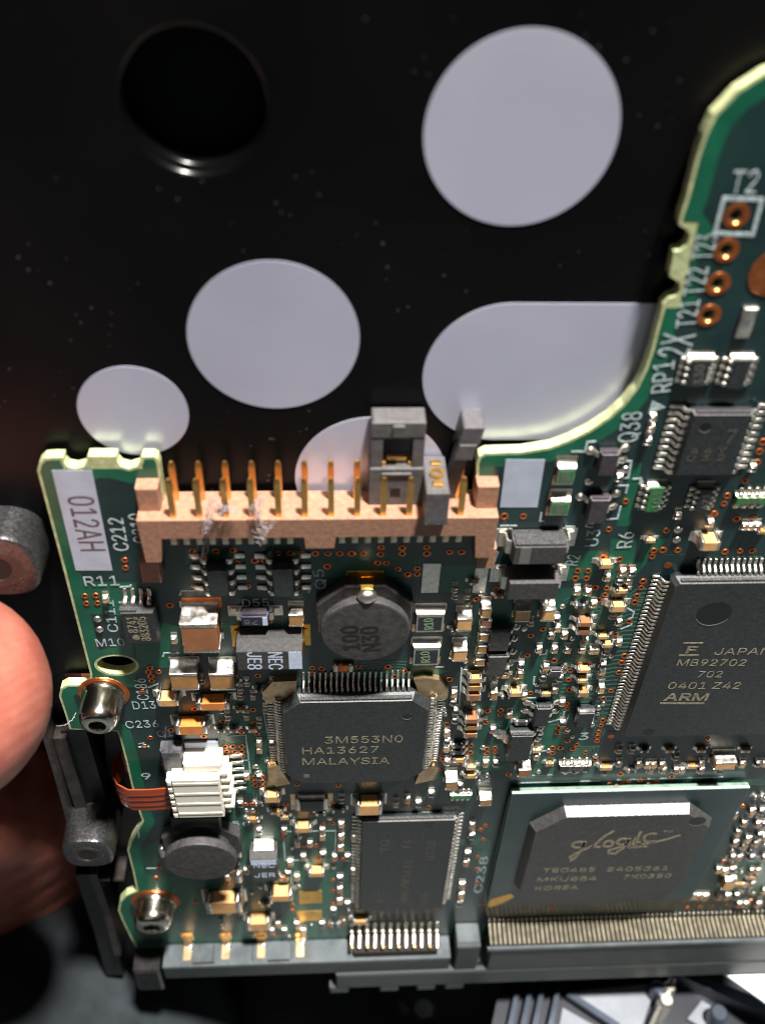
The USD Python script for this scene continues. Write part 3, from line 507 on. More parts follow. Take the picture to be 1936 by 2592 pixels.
def array(x0, y0, x1, y1, h, way, m, n=4, text=None, fam='resistor_network'):
    cu, cv, w, l = face(x0, y0, x1, y1, h); p = put(fam, bbox(cu, cv, w, l, .1, h, .05), m, PCB)
    put('edge', fillet(1, l/2, w*(1.3 if way == 'v' else 1), h*.95, .4, False, cu, cv), 'solder', p)
    for i in range(n):
        f = (i+.5)/n-.5
        for s in (-1, 1):
            q = (cu+s*(w/2+.12), cv+f*l, .42, l/n*.6) if way == 'v' else (cu+f*w, cv+s*(l/2+.1), w/n*.6, .42)
            put('terminal', bbox(*q, .04, h*.9, .08), 'tin', p); put('solder_joint', bbox(q[0]+(s*.4 if way == 'v' else 0), q[1]+(0 if way == 'v' else s*.4), .4, .4, .02, .3, .12), 'solder', p)
    if text: mark(p, text, *((((x0+x1)/2+9, y1-8), ((x0+x1)/2+14, y0+10)) if way == 'v' else ((x0+20, y1-4), (x1-18, y1-4))), min(w, l)*.5, h, 'grey_print')
array(1746, 912, 1792, 980, .7, 'v', 'black_plastic', text='330'); array(1850, 912, 1892, 985, .7, 'v', 'black_plastic'); array(1640, 1236, 1674, 1297, .7, 'v', 'resistor_green', text='103')
array(1766, 1240, 1797, 1297, .7, 'v', 'black_plastic', text='471'); array(1864, 1260, 1944, 1278, .6, 'h', 'resistor_green', text='103'); array(1417, 1940, 1493, 1955, .7, 'h', 'black_plastic', text='103'); array(1140, 2014, 1192, 2024, .5, 'h', 'resistor_green')
# ---- very small resistors and capacitors, upright or lying
TINY = '''266,1522 v;247,1566 r;252,1592 r;440,1625 v;1495,1330 v;1648,1372 h;1490,1505 v;1462,1503 v;1469,1538 h;1504,1535 v;1575,1500 H;1578,1454 v;1602,1454 v;1570,1476 v;1594,1475 v;1538,1468 v;1397,1614 v;1430,1614 v;1410,1572 v;1412,1596 v;1482,1628 v;1365,1650 v;1405,1650 v;1438,1650 v;1475,1650 v;1510,1652 v;1500,1652 v;1536,1655 v;1272,1715 H;1320,1690 v;1282,1700 v;1383,1695 v;1376,1720 v;1418,1722 v;1405,1752 v;1290,1815 v;1321,1834 H;1270,1855 r;1150,1762 v;1148,1783 v;1155,1805 v;1152,1828 v;1132,1862 v;1132,1882 v;1130,1900 v;1132,1934 v;1160,1892 H;1160,1908 H;1163,1928 H;1194,1948 h;1192,1968 H;1230,1938 v;1256,1938 v;1166,1995 v;1002,2040 v;1031,2030 v;1059,2040 v;1092,2015 v;865,2030 v;856,2056 H;864,2094 v;864,2124 v;862,2152 v;861,2230 v;860,2258 v;860,2287 v;845,2312 v;735,2190 v;730,2218 v;818,2170 v;1196,2095 v;1194,2122 v;1184,2168 v;1180,2190 v;1170,2247 v;1167,2272 v;1163,2292 v;812,2064 h;640,2080 H;700,2060 H;1527,1690 v;1526,1705 v;1887,1338 v;1903,1338 v;1920,1338 v;1718,1310 v;1716,1340 r;1712,1365 r;1800,1330 v;1880,1105 v;1908,1190 v;1930,1350 h;1570,1215 v;1582,1188 r;1490,1218 r;1880,1940 v;1860,2070 v;1885,2090 v;1905,2060 v;1920,2092 v;1870,2112 v;1895,2130 v;1915,2140 v;1862,2140 v;1885,2148 v;1820,2208 v;1836,2212 v;1855,2208 v;1655,1062 v;1650,1088 v;1642,1122 v;1618,1940 v;1640,1942 v;1655,1942 v;1676,1942 v;1752,2275 v;1769,2275 v;1786,2276 v;1822,2275 v;1842,2275 v;1866,2274 v;1930,2060 v;1925,2120 v;648,1940 r;652,1956 r;586,1722 v;508,1727 v'''
for s in TINY.replace('\n', '').split(';'):
    xy, k = s.split(); x, y = map(float, xy.split(',')); sc = 1.0
    if k == 'r':
        c = P(x, y); occ.append((c[0]-.4, c[1]-.4, c[0]+.4, c[1]+.4))
        put('solder_dome', (lambda m: (m.vertices*[.36, .36, .22]+[c[0], c[1], .04], m.faces))(trimesh.creation.icosphere(2)), 'solder', PCB, smooth=True); continue
    w, l, hh = {'v': (14, 13, .55), 'h': (25, 8, .6), 'H': (34, 9, .55)}[k]
    chip_part('small_capacitor' if random.random() < .6 else 'small_resistor', x-w/2, y-l/2, x+w/2, y+l/2, hh, 'h' if k != 'v' else 'v', random.choice(['cap_tan', 'cap_umber', 'black_plastic']), frac=.3, pad=.16)

for q in ((740, 2245, 830, 2340), (470, 1870, 640, 1965), (1206, 2160, 1240, 2270), (1450, 1855, 1495, 1885), (560, 2070, 640, 2100), (1300, 1425, 1560, 1455)):
    a, b = P(q[0], q[3]), P(q[2], q[1]); occ.append((a[0], a[1], b[0], b[1]))
for k in range(900):               # very small parts set in rows between the larger ones
    x, y = random.choice([(random.uniform(1120, 1580), random.uniform(1480, 1990)), (random.uniform(560, 900), random.uniform(2020, 2370)), (random.uniform(540, 720), random.uniform(1720, 2010)), (random.uniform(1570, 1936), random.uniform(1905, 1975)), (random.uniform(1850, 1936), random.uniform(2020, 2290))])
    x, y = round(x/16)*16, round(y/17)*17; c = P(x, y)
    if any(q0-.45 < c[0] < q2+.45 and q1-.55 < c[1] < q3+.55 for q0, q1, q2, q3 in occ): continue
    kk = random.choice('vvvh'); w, l, hq = {'v': (13, 12, .5), 'h': (22, 7, .55)}[kk]
    chip_part(random.choice(['small_capacitor', 'small_resistor']), x-w/2, y-l/2, x+w/2, y+l/2, hq, kk, random.choice(['cap_tan', 'cap_umber', 'cap_brown', 'black_plastic']), frac=.3, pad=.14)
for k in range(260):               # small tinned joints between the parts
    x, y = random.choice([(random.uniform(1120, 1560), random.uniform(1500, 2000)), (random.uniform(1120, 1560), random.uniform(1500, 1960)), (random.uniform(560, 900), random.uniform(2020, 2380)), (random.uniform(1830, 1936), random.uniform(2020, 2290))])
    c = P(x, y)
    if any(q0-.25 < c[0] < q2+.25 and q1-.25 < c[1] < q3+.25 for q0, q1, q2, q3 in occ): continue
    occ.append((c[0]-.35, c[1]-.35, c[0]+.35, c[1]+.35)); q = random.uniform(.22, .34)
    put('solder_dome', (lambda m: (m.vertices*[q, q*1.2, .2]+[c[0], c[1], .04], m.faces))(trimesh.creation.icosphere(1)), 'solder', PCB, smooth=True)

# ---- empty footprints and bare pads
c = P(1156, 1463); occ.append((c[0]-3, c[1]-2, c[0]+3, c[1]+2))
for x, w in ((1090, 1.5), (1216, 1.1)): c = P(x, 1463); put('bare_pad', bbox(c[0], c[1], w, 3.6, .0, .08, .02), 'tin', PCB)
for x0, y0, x1, y1 in ((757, 2256, 815, 2287), (752, 2307, 815, 2331)): cu, cv, w, l = face(x0, y0, x1, y1, 0); put('bare_pad', bbox(cu, cv, w, l, 0, .08, .02), 'gold', PCB)
c = P(511, 1524); put('bare_pad', bbox(c[0], c[1], 3.4, 1.3, 0, .07, .02), 'copper', PCB)
cu, cv, w, l = face(468, 1880, 554, 1912, .3); put('bare_pad', bbox(cu, cv, w, l, .03, .3, .05), 'white_label', PCB)
# ---- printed white fields
def field(pts, txt=None): return put('printed_label', extr(Polygon(PX(*pts)), .04, .062), 'white_label', PCB, label=txt)
lb = field(((131, 1189), (233, 1189), (285, 1443), (192, 1443)), 'tall white printed rectangle lettered 012AH')
put('lettering', words('012AH', (169, 1256), (204, 1394), 2.0, .064), 'label_ink', lb)
field(((1280, 1162), (1379, 1162), (1360, 1283), (1265, 1283)), 'blank pale rectangle beside the right end of the pin connector')
# ---- silkscreen words, ticks and brackets
def ink(text, p0, p1, s): put('silk_lettering', words(text, p0, p1, s, .064), 'silkscreen', PCB)
for t, p0, p1, s in (('R11', (216, 1484), (303, 1482), 1.15), ('M10', (246, 1637), (318, 1634), 1.0), ('C212', (327, 1394), (311, 1312), 1.2), ('C210', (378, 1374), (362, 1300), 1.2), ('C111', (300, 1600), (287, 1520), .9), ('C186', (378, 1772), (368, 1718), 1.1), ('D13', (338, 1796), (396, 1794), 1.2), ('C236', (320, 1844), (404, 1841), 1.15), ('C1', (400, 1866), (438, 1864), 1.1),
                     ('D55', (614, 1536), (682, 1534), .95), ('Q5', (826, 1490), (818, 1440), .9), ('RP1', (1699, 990), (1708, 912), 1.5), ('2X', (1742, 904), (1762, 845), 2.3), ('T21', (1760, 826), (1772, 758), 1.4), ('T22', (1781, 744), (1794, 676), 1.4), ('T23', (1802, 656), (1818, 592), 1.4), ('T2', (1845, 490), (1910, 488), 1.5), ('Q38', (1612, 1118), (1626, 1042), 1.5), ('R6', (1598, 1386), (1606, 1346), 1.3),
                     ('U3', (1512, 1382), (1520, 1340), 1.1), ('R2', (1460, 1432), (1470, 1406), 1.1), ('3', (1462, 1874), (1488, 1872), 1.2), ('2', (1224, 1980), (1240, 1979), 1.0), ('D56', (560, 2092), (632, 2090), .9), ('1', (352, 1893), (378, 1892), .8), ('9', (362, 1974), (385, 1972), 1.1), ('C238', (1218, 2260), (1236, 2170), 1.0), ('L', (1310, 1676), (1322, 1648), .9)): ink(t, p0, p1, s)
put('silk_lettering', extr(Polygon(PX((1640, 1046), (1650, 1013), (1683, 1029))), .04, .07), 'silkscreen', PCB)
bq = PX((1832, 500), (1928, 503), (1904, 593), (1808, 588)); put('silk_line', extr(Polygon(bq).buffer(.13).difference(Polygon(bq).buffer(-.13)), .04, .07), 'silkscreen', PCB)
def line(*pts, w=.16): put('silk_line', strip(PX(*pts), w, .04, .066), 'silkscreen', PCB)
for q in ([(303, 1485), (330, 1484), (331, 1479)], [(301, 1525), (318, 1523), (320, 1528)], [(668, 1805), (682, 1880), (690, 1950)], [(576, 1863), (622, 1860), (634, 1958)], [(600, 1925), (632, 1924)], [(350, 1891), (378, 1889)], [(348, 2090), (352, 2120)], [(1265, 1330), (1308, 1330)], [(1430, 1332), (1455, 1332)], [(1445, 1142), (1480, 1142), (1486, 1118), (1508, 1116)],
          [(1570, 1166), (1597, 1166), (1590, 1208), (1562, 1210)], [(1556, 1228), (1588, 1228), (1583, 1248)], [(1570, 1280), (1562, 1312), (1534, 1314)], [(1370, 1296), (1366, 1318), (1378, 1318)], [(1600, 1212), (1622, 1210), (1618, 1225)], [(1625, 1216), (1614, 1290)], [(1388, 1828), (1424, 1818), (1428, 1800)], [(1440, 1808), (1430, 1830)], [(1506, 1808), (1498, 1830)], [(1350, 1902), (1386, 1900)],
          [(1325, 1766), (1356, 1766)], [(1346, 1963), (1398, 1961)], [(1168, 1690), (1164, 1760), (1158, 1830)], [(1310, 1982), (1520, 1976)], [(1560, 1974), (1830, 1966)], [(1290, 2015), (1225, 2280)], [(710, 2105), (850, 2103), (848, 2175)], [(716, 2110), (722, 2178), (780, 2178)], [(730, 2040), (764, 2040)], [(1058, 2070), (1068, 2056), (1146, 2056), (1142, 2078)], [(1920, 2010), (1876, 2095), (1860, 2120)],
          [(1212, 1612), (1206, 1660), (1222, 1660)], [(1100, 1688), (1124, 1688)], [(1220, 1396), (1262, 1396), (1250, 1424), (1238, 1426)], [(480, 1436), (520, 1434)], [(455, 1506), (460, 1494), (560, 1493)], [(412, 1662), (416, 1652), (456, 1652)], [(375, 1740), (400, 1730)], [(780, 1500), (790, 1475)], [(1352, 1712), (1350, 1732), (1372, 1733)], [(1384, 1642), (1380, 1655), (1365, 1657)], [(420, 1838), (418, 1868)],
          [(1586, 1538), (1604, 1548), (1600, 1562), (1590, 1566)], [(1570, 1592), (1595, 1582), (1598, 1578)], [(1870, 2172), (1930, 2168)], [(370, 2198), (395, 2198)]): line(*q)
cr = P(1858, 2170); put('silk_line', extr(Point(*cr).buffer(1.15).difference(Point(*cr).buffer(.95)), .04, .066), 'silkscreen', PCB)
# ---- plated holes
VIA = '''316,1417;318,1437;215,1508;243,1507;219,1527;247,1526;376,1700;382,1711;402,1700;384,1722;380,1690;487,1393;490,1410;518,1412;547,1395;590,1392;645,1418;672,1418;705,1400;735,1400;765,1400;798,1400;830,1400;860,1400;890,1400;920,1400;965,1384;963,1402;1018,1386;1018,1400;1080,1384;1080,1400;1138,1396;1168,1396;956,1424;978,1424;1032,1452;1056,1438;1056,1452;1032,1453;790,1690;814,1692;790,1705;838,1711;872,1698;1205,1516;1233,1516;1256,1490;1256,1508;1000,1712;1138,1719;640,1796;644,1830;650,1856;594,1844;612,1853;570,1889;590,1889;612,1889;574,1902;594,1902;612,1902;576,1914;594,1914;614,1914;657,1902;644,1968;664,1966;645,1978;664,1978;646,1988;664,1990;620,2036;638,2036;1276,1306;1324,1306;1540,1339;1583,1268;1526,1410;1571,1438;1593,1436;1462,1444;1488,1444;1456,1463;1484,1463;1484,1486;1506,1486;1535,1488;1531,1505;1516,1518;1627,1471;1622,1487;1612,1508;1606,1524;1592,1572;1374,1592;1343,1608;1558,1605;1686,1342;1654,1393;1677,1392;1650,1408;1715,1392;1834,1396;1872,1394;1903,1393;1864,1312;1905,1312;1802,1305;1930,1118;1922,1142;1916,1170;1885,1216;1840,1254;1832,1274;1807,1300;1402,1672;1443,1697;1438,1720;1465,1680;1492,1680;1342,1754;1434,1781;1435,1793;1526,1768;1522,1740;1566,1702;1573,1677;1580,1660;1545,1748;1525,1823;1520,1836;1267,1797;1266,1808;1234,1799;1229,1829;1131,1833;1128,1850;1413,1842;1410,1854;1433,1842;1433,1852;1515,1852;1512,1864;1510,1875;1436,1875;1459,1885;1450,1895;1482,1904;1398,1893;1398,1906;1418,1893;1232,1895;1232,1906;1253,1893;1253,1903;1192,1887;1190,1905;1118,1914;1119,1922;1146,1917;1190,1935;1385,1937;1506,1922;1570,1959;1542,1985;1560,1990;1575,1982;1590,1978;1620,1975;1640,1985;1660,1980;1700,1965;714,2114;715,2122;817,2086;840,2084;800,2140;770,2140;842,2178;867,2175;842,2228;843,2255;842,2288;740,2290;739,2304;713,2364;696,2368;830,2342;868,2322;1216,2100;1222,2125;1228,2090;1208,2170;1205,2200;1206,2235;1218,2290;870,2340;1860,2165;1880,2040;1850,2190;1920,2205;1900,2280;1870,2290;1840,2292;1800,2292;1770,2296;1740,2298'''
vp = [P(*map(float, s.split(','))) for s in VIA.replace('\n', '').split(';')]
clash = lambda c, r: any(a-r < c[0] < d+r and b-r < c[1] < e+r for a, b, d, e in occ)
n0 = 0
while len(vp) < 275 and n0 < 4000:
    n0 += 1; c = P(random.uniform(360, 1920), random.uniform(1400, 2300))
    if not clash(c, .35) and min((c[0]-q[0])**2+(c[1]-q[1])**2 for q in vp) > .8 and ins.contains(Point(*c)): vp.append(c)
for c in vp:
    r = random.choice([.3, .33, .36]); p = put('via', lathe(c[0], c[1], [(r, .03), (r*.96, .085), (r*.62, .095), (r*.42, .04)], 12), 'copper', PCB)
    put('drill_hole', disc(c[0], c[1], r*.5, .03, .05, n=10), 'hole_dark', p)
for c in tests: put('test_pad', lathe(c[0], c[1], [(.86, .03), (.84, .10), (.52, .12), (.40, .0), (.36, -.3), (.355, -1.0)], 28), 'copper', PCB, smooth=40)
c = P(1958, 690); put('test_pad', disc(c[0], c[1], 1.7, .03, .11, .02, 32), 'copper', PCB)
for x, y in ((1890, 818),): c = P(x, y, .3); put('bare_pad', bbox(c[0], c[1], 1.0, 2.4, .03, .35, .12), 'tin', PCB)

# ---- pin connector on the upper edge
HD = None; hv, hu0 = -50.6, -11.87; hh = UZ(700, 1316, hv)[1]; print('hh', hh)
uL, uR = UZ(345, 1318, hv)[0], UZ(1262, 1310, hv)[0]
F = lambda x, y: tuple(P(x, y, hh))
prof = [(uL, hv), (uR, hv), (uR, F(1250, 1412)[1]), (F(1203, 1412)[0], F(1203, 1412)[1]), (F(1203, 1358)[0], F(800, 1360)[1]), (F(850, 1360)[0], F(800, 1360)[1]), (F(846, 1388)[0], F(800, 1388)[1]), (F(774, 1388)[0], F(800, 1388)[1]), (F(770, 1360)[0], F(800, 1360)[1]), (F(408, 1360)[0], F(800, 1360)[1]), (F(409, 1424)[0], F(409, 1424)[1]), (uL+.15, F(352, 1424)[1])]
body = extr(Polygon(prof), 1.3, hh); back = extr(sbox(uL, F(800, 1352)[1], uR, hv), -1.0, 1.3)
HD = put('pin_connector', cat(body, back), 'header_tan', PCB, label='tan pin connector block with two rows of gold pins on the upper board edge')
occ.append((uL-.3, F(800, 1424)[1]-.3, uR+.3, hv+1))
for s, u in ((-1, uL), (1, uR)): put('ear', bbox(u-s*.88, hv+1.1, 1.7, 2.35, -.9, 1.25, .08), 'header_tan', HD)
for u, y in ((P(382, 1445, 1.2)[0], 1445), (P(1228, 1420, 1.2)[0], 1418)): put('foot', bbox(u, P(382, y, 1.2)[1], 1.5, 2.4, .02, 1.5, .1), 'header_tan', HD)
def pin(u, hgt, tall): return put('pin', (lambda v, f: (np.c_[v[:, 0], v[:, 2], v[:, 1]], f[:, ::-1]))(*loft([(rect(u, hgt, .47, .47), hv-.2), (rect(u, hgt, .47, .47), hv+tall-.55), (rect(u, hgt, .40, .40), hv+tall-.2), (rect(u, hgt, .2, .2), hv+tall)])), 'gold_pin', HD)
for i in range(12):
    if i not in (10,): pin(hu0+2*i, 1.79, 3.7)
    if i not in (8, 9, 10): pin(hu0+2*i, -.21, 3.7)
for i in range(23):
    u = P(450+31.9*i, 1372, .8)[0]
    if not 10 <= i <= 12: put('solder_tail', bent([(u, F(800, 1358)[1]+.4, hh-.22), (u, F(800, 1358)[1]-.85, hh-.22), (u, F(800, 1358)[1]-1.0, hh-.4), (u, F(800, 1358)[1]-1.1, .5), (u, F(800, 1358)[1]-1.6, .12)], (1, 0, 0), .45, .2), 'pale_tail', HD)

# ---- ribbon connector
h = 3.0; cu, cv, w, l = face(442, 1976, 562, 2072, h)
RC = put('ribbon_connector', bbox(cu, cv, w, l, .1, h, .12), 'white_plastic', PCB, label='white ribbon cable connector, brightly lit on its upper side, left of the middle chip')
for i in range(4): put('rib', bbox(cu, cv+l*(.4-i*.26), w*.94, .34, h, h+.06, .03), 'white_plastic', RC)
for i in range(6):
    v = cv+l*(.38-i*.17); put('tooth', bbox(cu-w/2-.25, v, .6, .8, 1.6, 2.9, .15), 'white_plastic', RC)
    put('tooth', bbox(cu+w/2+.3+.25*(i % 2), v+.7, 1.0, .55, .3, 2.4, .12), 'white_plastic', RC)
    put('solder_tail', bbox(cu+w/2+1.5, v+.7, 1.3, .4, .03, .3, .06), 'tin', RC)
c = P(512, 1905, 1.2); put('upper_lip', bbox(c[0], cv+l/2+.7, w*.8, 1.4, .1, 2.2, .2), 'white_plastic', RC)
cu2, cv2, w2, l2 = face(412, 1905, 466, 1984, 1.6); put('latch', bbox(cu2, cv2, w2, l2, .1, 1.6, .2), 'dark_clip', RC)
cu3, cv3, w3, l3 = face(432, 2070, 560, 2110, 1.5); put('latch', bbox(cu3, cv3, w3, l3*.8, .1, 1.4, .2), 'dimple', RC)

# ---- board connector along the bottom edge
vb = -129.6
ledge = P(405, 2392)[1]
xL, xM = UZ(412, 2440, ledge)[0], UZ(1140, 2420, ledge)[0]
BC = put('edge_connector', bbox((xL+xM)/2, ledge-1.6, xM-xL, 3.2, .02, 3.15, .15), 'slot_grey', PCB, label='long dark grey plastic connector along the bottom edge of the board')
put('ledge', bbox((xL+xM)/2, ledge+.05, xM-xL-.2, .12, .1, 3.05, .03), 'slot_lit', BC)
occ.append((xL-1, ledge-9, 80, ledge+1))
xK = UZ(850, 2450, ledge-3)[0]
put('body', bbox((xK+75)/2, ledge-5.2, 75-xK, 4.0, .02, 3.6, .2), 'slot_grey', BC)
for x in (858, 985, 1078, 1150): c = UZ(x, 2470, ledge-7); put('key_block', bbox(c[0], ledge-8.0, 2.6, 1.6, 1.0, 3.6, .2), 'slot_grey', BC)
for x in (475, 572, 662, 760):
    c = P(x, 2378); put('contact_blade', bent([(c[0], c[1]+1.3, .12), (c[0], c[1]+.2, .2), (c[0], ledge+.5, .5), (c[0], ledge+.22, 1.0), (c[0], ledge+.2, 2.3)], (1, 0, 0), 1.0, .2), 'heat_tab', BC)
    put('pad', bbox(c[0], c[1]+1.2, 1.6, 1.5, .02, .09, .02), 'gold', BC); put('solder_joint', bbox(c[0]+.3, ledge+.45, .7, .4, .1, 1.0, .15), 'solder', BC)
for x in (515, 705): c = UZ(x, 2432, ledge); put('slot', bbox(c[0], ledge+.1, 2.9, .1, 2.5, 2.8, .02), 'hole_dark', BC)
for x in (540, 640, 738): c = UZ(x, 2415, ledge); put('slot', bbox(c[0], ledge+.1, .25, .1, .4, 2.6, .02), 'slot_grey', BC)
vp0 = ledge+1.2
for i in range(12):
    u = P(890+19.6*i, 2368, .8)[0]; vv = P(890+19.6*i, 2362, .5)[1]+.02*i
    put('contact_pin', bent([(u, vv+.9, .12), (u, vv+.3, .35), (u, vv-.2, .8), (u, vv-.3, 2.4)], (1, 0, 0), .42, .25), 'tin', BC)
    put('solder_dome', (lambda m: (m.vertices*[.36, .34, .3]+[u, vv+.25, .5], m.faces))(trimesh.creation.icosphere(1)), 'solder', BC, smooth=True)
    put('solder_dome', (lambda m: (m.vertices*[.3, .5, .2]+[u, vv+1.5, .1], m.faces))(trimesh.creation.icosphere(1)), 'solder', BC, smooth=True)
    if i % 2 == 0: put('solder_dome', (lambda m: (m.vertices*[.3, .25, .3]+[u, vv-.25, 2.3], m.faces))(trimesh.creation.icosphere(1)), 'heat_tab', BC, smooth=True)
put('pin_shelf', bbox(P(1000, 2380, 1)[0], (P(1000, 2380, 1.2)[1]+ledge)/2-.5, 11.0, abs(P(1000, 2380, 1.2)[1]-ledge)+.2, .03, 2.6, .1), 'hole_dark', BC)
xp = UZ(1182, 2345, -125.6)[0]
put('latch_post', bbox(xp, -129.0, 3.0, 6.6, .02, 3.3, .15), 'slot_grey', BC); put('post_top', bbox(xp, -125.64, 2.8, .1, .1, 2.6, .03), 'slot_lit', BC)
vr = -125.5; xs = UZ(1240, 2360, vr)[0]
for i in range(70):
    u = xs+i*.62
    put('contact_strip', bent([(u, vr+.9, .1), (u, vr+.35, .22), (u, vr+.16, .7), (u, vr+.14, 3.1)], (1, 0, 0), .30, .16), 'strip_metal', BC)
    put('solder_dome', (lambda m: (m.vertices*[.2, .3, .2]+[u, vr+.7, .15], m.faces))(trimesh.creation.icosphere(1)), 'solder', BC, smooth=True)
put('insulator', bbox((xs+78)/2, vr-3.5, 78-xs, 6.6, .02, 3.5, .1), 'slot_grey', BC)
put('gap', bbox((xs+76)/2, vr-.06, 76-xs, .1, .1, 3.2, .02), 'hole_dark', BC)
put('lip', bbox((xs+78)/2-.3, vr-.2, 78-xs+.6, .7, 3.3, 3.75, .1), 'slot_lit', BC)

# ================================================================== loose things on the board
J = []
def jumper(label): return thing('jumper_cap', label, 'jumper', 'jumpers on the pin connector')
def hbox(cu, ch, w, d, v0, v1, e=.1):            # box with its long side up: footprint across x out, from v0 to v1
    v, f = bbox(cu, ch, w, d, v0, v1, e); return np.c_[v[:, 0], v[:, 2], v[:, 1]], f[:, ::-1]
u9 = hu0+17.0
j = jumper('dark grey jumper standing upright with a square window, on the back row of pins')
put('base', hbox(u9, -.25, 4.1, 2.0, hv+.02, hv+3.7), 'jumper_grey', j)
for s in (-1, 1): put('post', hbox(u9+s*1.55, -.25, .85, 1.7, hv+3.6, hv+6.6), 'jumper_grey', j)
put('top_bar', hbox(u9, -.3, 3.95, 1.9, hv+6.5, hv+8.0, .12), 'jumper_grey', j); put('peg', hbox(u9, .72, .9, .3, hv+6.7, hv+7.8, .1), 'jumper_grey', j)
put('contact', cat(hbox(u9, -.2, 1.5, .35, hv+3.6, hv+4.2, .03), hbox(u9-1.0, .0, .3, .9, hv+3.6, hv+4.1, .03), hbox(u9+1.0, .0, .3, .9, hv+3.6, hv+4.1, .03)), 'gold_pin', j)
put('window_hole', hbox(u9-.05, .755, .75, .06, hv+.95, hv+1.75, .01), 'hole_dark', j); put('sill', hbox(u9, .72, 2.3, .3, hv+3.0, hv+3.3, .1), 'jumper_grey', j)
u11 = hu0+20.0
j = jumper('low dark grey jumper with open gold contacts on its upper side, at the front')
put('base', hbox(u11-.05, .95, 1.75, 4.4, hv+.02, hv+3.3), 'jumper_grey', j)
put('contact', (lambda v, f: (np.c_[v[:, 0], v[:, 2], v[:, 1]], f[:, ::-1]))(*lathe(u11, 1.1, [(.55, hv+3.25), (.55, hv+3.6), (.34, hv+3.6), (.34, hv+3.25)], 14)), 'gold_pin', j)
put('contact', hbox(u11, 2.2, .8, .55, hv+3.25, hv+3.55, .05), 'gold_pin', j); put('contact', hbox(u11, -.2, .7, .5, hv+3.25, hv+3.55, .05), 'gold_pin', j)
j = jumper('tall slender dark grey jumper leaning right behind the low one')
lean = lambda m: (np.c_[m[0][:, 0]+(m[0][:, 1]-hv)*.17, m[0][:, 1:]], m[1])
put('base', lean(hbox(u11+1.25, -.95, .9, 2.0, hv+.02, hv+4.6)), 'jumper_grey', j); put('top_bar', lean(hbox(u11+1.25, -.75, 1.55, 3.0, hv+5.8, hv+7.6, .12)), 'jumper_grey', j)
for s in (-1, 1): put('post', lean(hbox(u11+1.2, -.75+s*1.15, 1.3, .85, hv+4.5, hv+6.0)), 'jumper_grey', j)

def screw(name, x, y, rx, h, label):
    t = thing(name, label, 'screw', 'screws holding the board'); c = P(x, y, h); r = (P(x+rx, y, h)[0]-P(x-rx, y, h)[0])/2
    put('head', lathe(c[0], c[1], [(r*1.12, .12), (r*1.16, .35), (r*1.14, .6), (r*1.07, .8), (r*1.05, h-1.3), (r*1.0, h-.8), (r*.92, h-.4), (r*.78, h-.12), (r*.62, h), (r*.45, h-.02)], 40), 'screw_metal', t, smooth=40)
    a = np.linspace(0, 2*np.pi, 24, endpoint=False); rr = r*(.42+.05*np.cos(6*a)); sock = np.c_[c[0]+rr*np.cos(a), c[1]+rr*np.sin(a)]
    inner = loft([(sock*.999+c*.001, h-1.1), (sock, h)]); put('socket', (inner[0], inner[1][:48, ::-1]), 'screw_metal', t)
    put('socket_floor', disc(c[0], c[1], r*.44, h-1.2, h-1.0), 'hole_dark', t)
    put('washer', lathe(c[0], c[1], [(r*1.36, .03), (r*1.34, .12), (r*1.2, .13), (r*1.0, .1)], 36), 'copper', t)
screw('board_screw', 246, 1840, 50, 3.8, 'silver round screw on a copper ring at the left board edge beside the D13 print')
screw('board_screw', 384, 2352, 47, 3.4, 'silver round screw at the bottom left corner of the board')

# ---- ribbon cable
R = thing('ribbon_cable', 'short brown flexible ribbon curling round the left board edge into the white connector', 'ribbon cable')
a, b = P(440, 2018, 1.8), P(330, 2012, 1.6); wv = (P(430, 1988, 1.8)-P(430, 2052, 1.8))[1]*.8
pth = [(a[0]+1.5, a[1], 1.8), (a[0], a[1], 1.9), ((a[0]+b[0])/2, a[1]-.1, 2.0), (b[0], a[1]-.2, 1.9), (b[0]-1.2, a[1]-.2, 1.2), (b[0]-1.9, a[1]-.1, .1), (b[0]-2.0, a[1], -1.2), (b[0]-1.3, a[1]+.3, -2.3), (b[0]+1, a[1]+.5, -2.6)]
put('film', bent(pth, (0, 1, 0), wv, .12), 'ribbon', R, smooth=40)
for s in (-.3, -.05, .2): put('conductor', bent([(q[0]-(.06 if k in (4, 5, 6) else 0), q[1]+s*wv, q[2]+(.08 if k < 5 else 0)) for k, q in enumerate(pth[:6])], (0, 1, 0), .22, .04), 'ribbon_line', R)

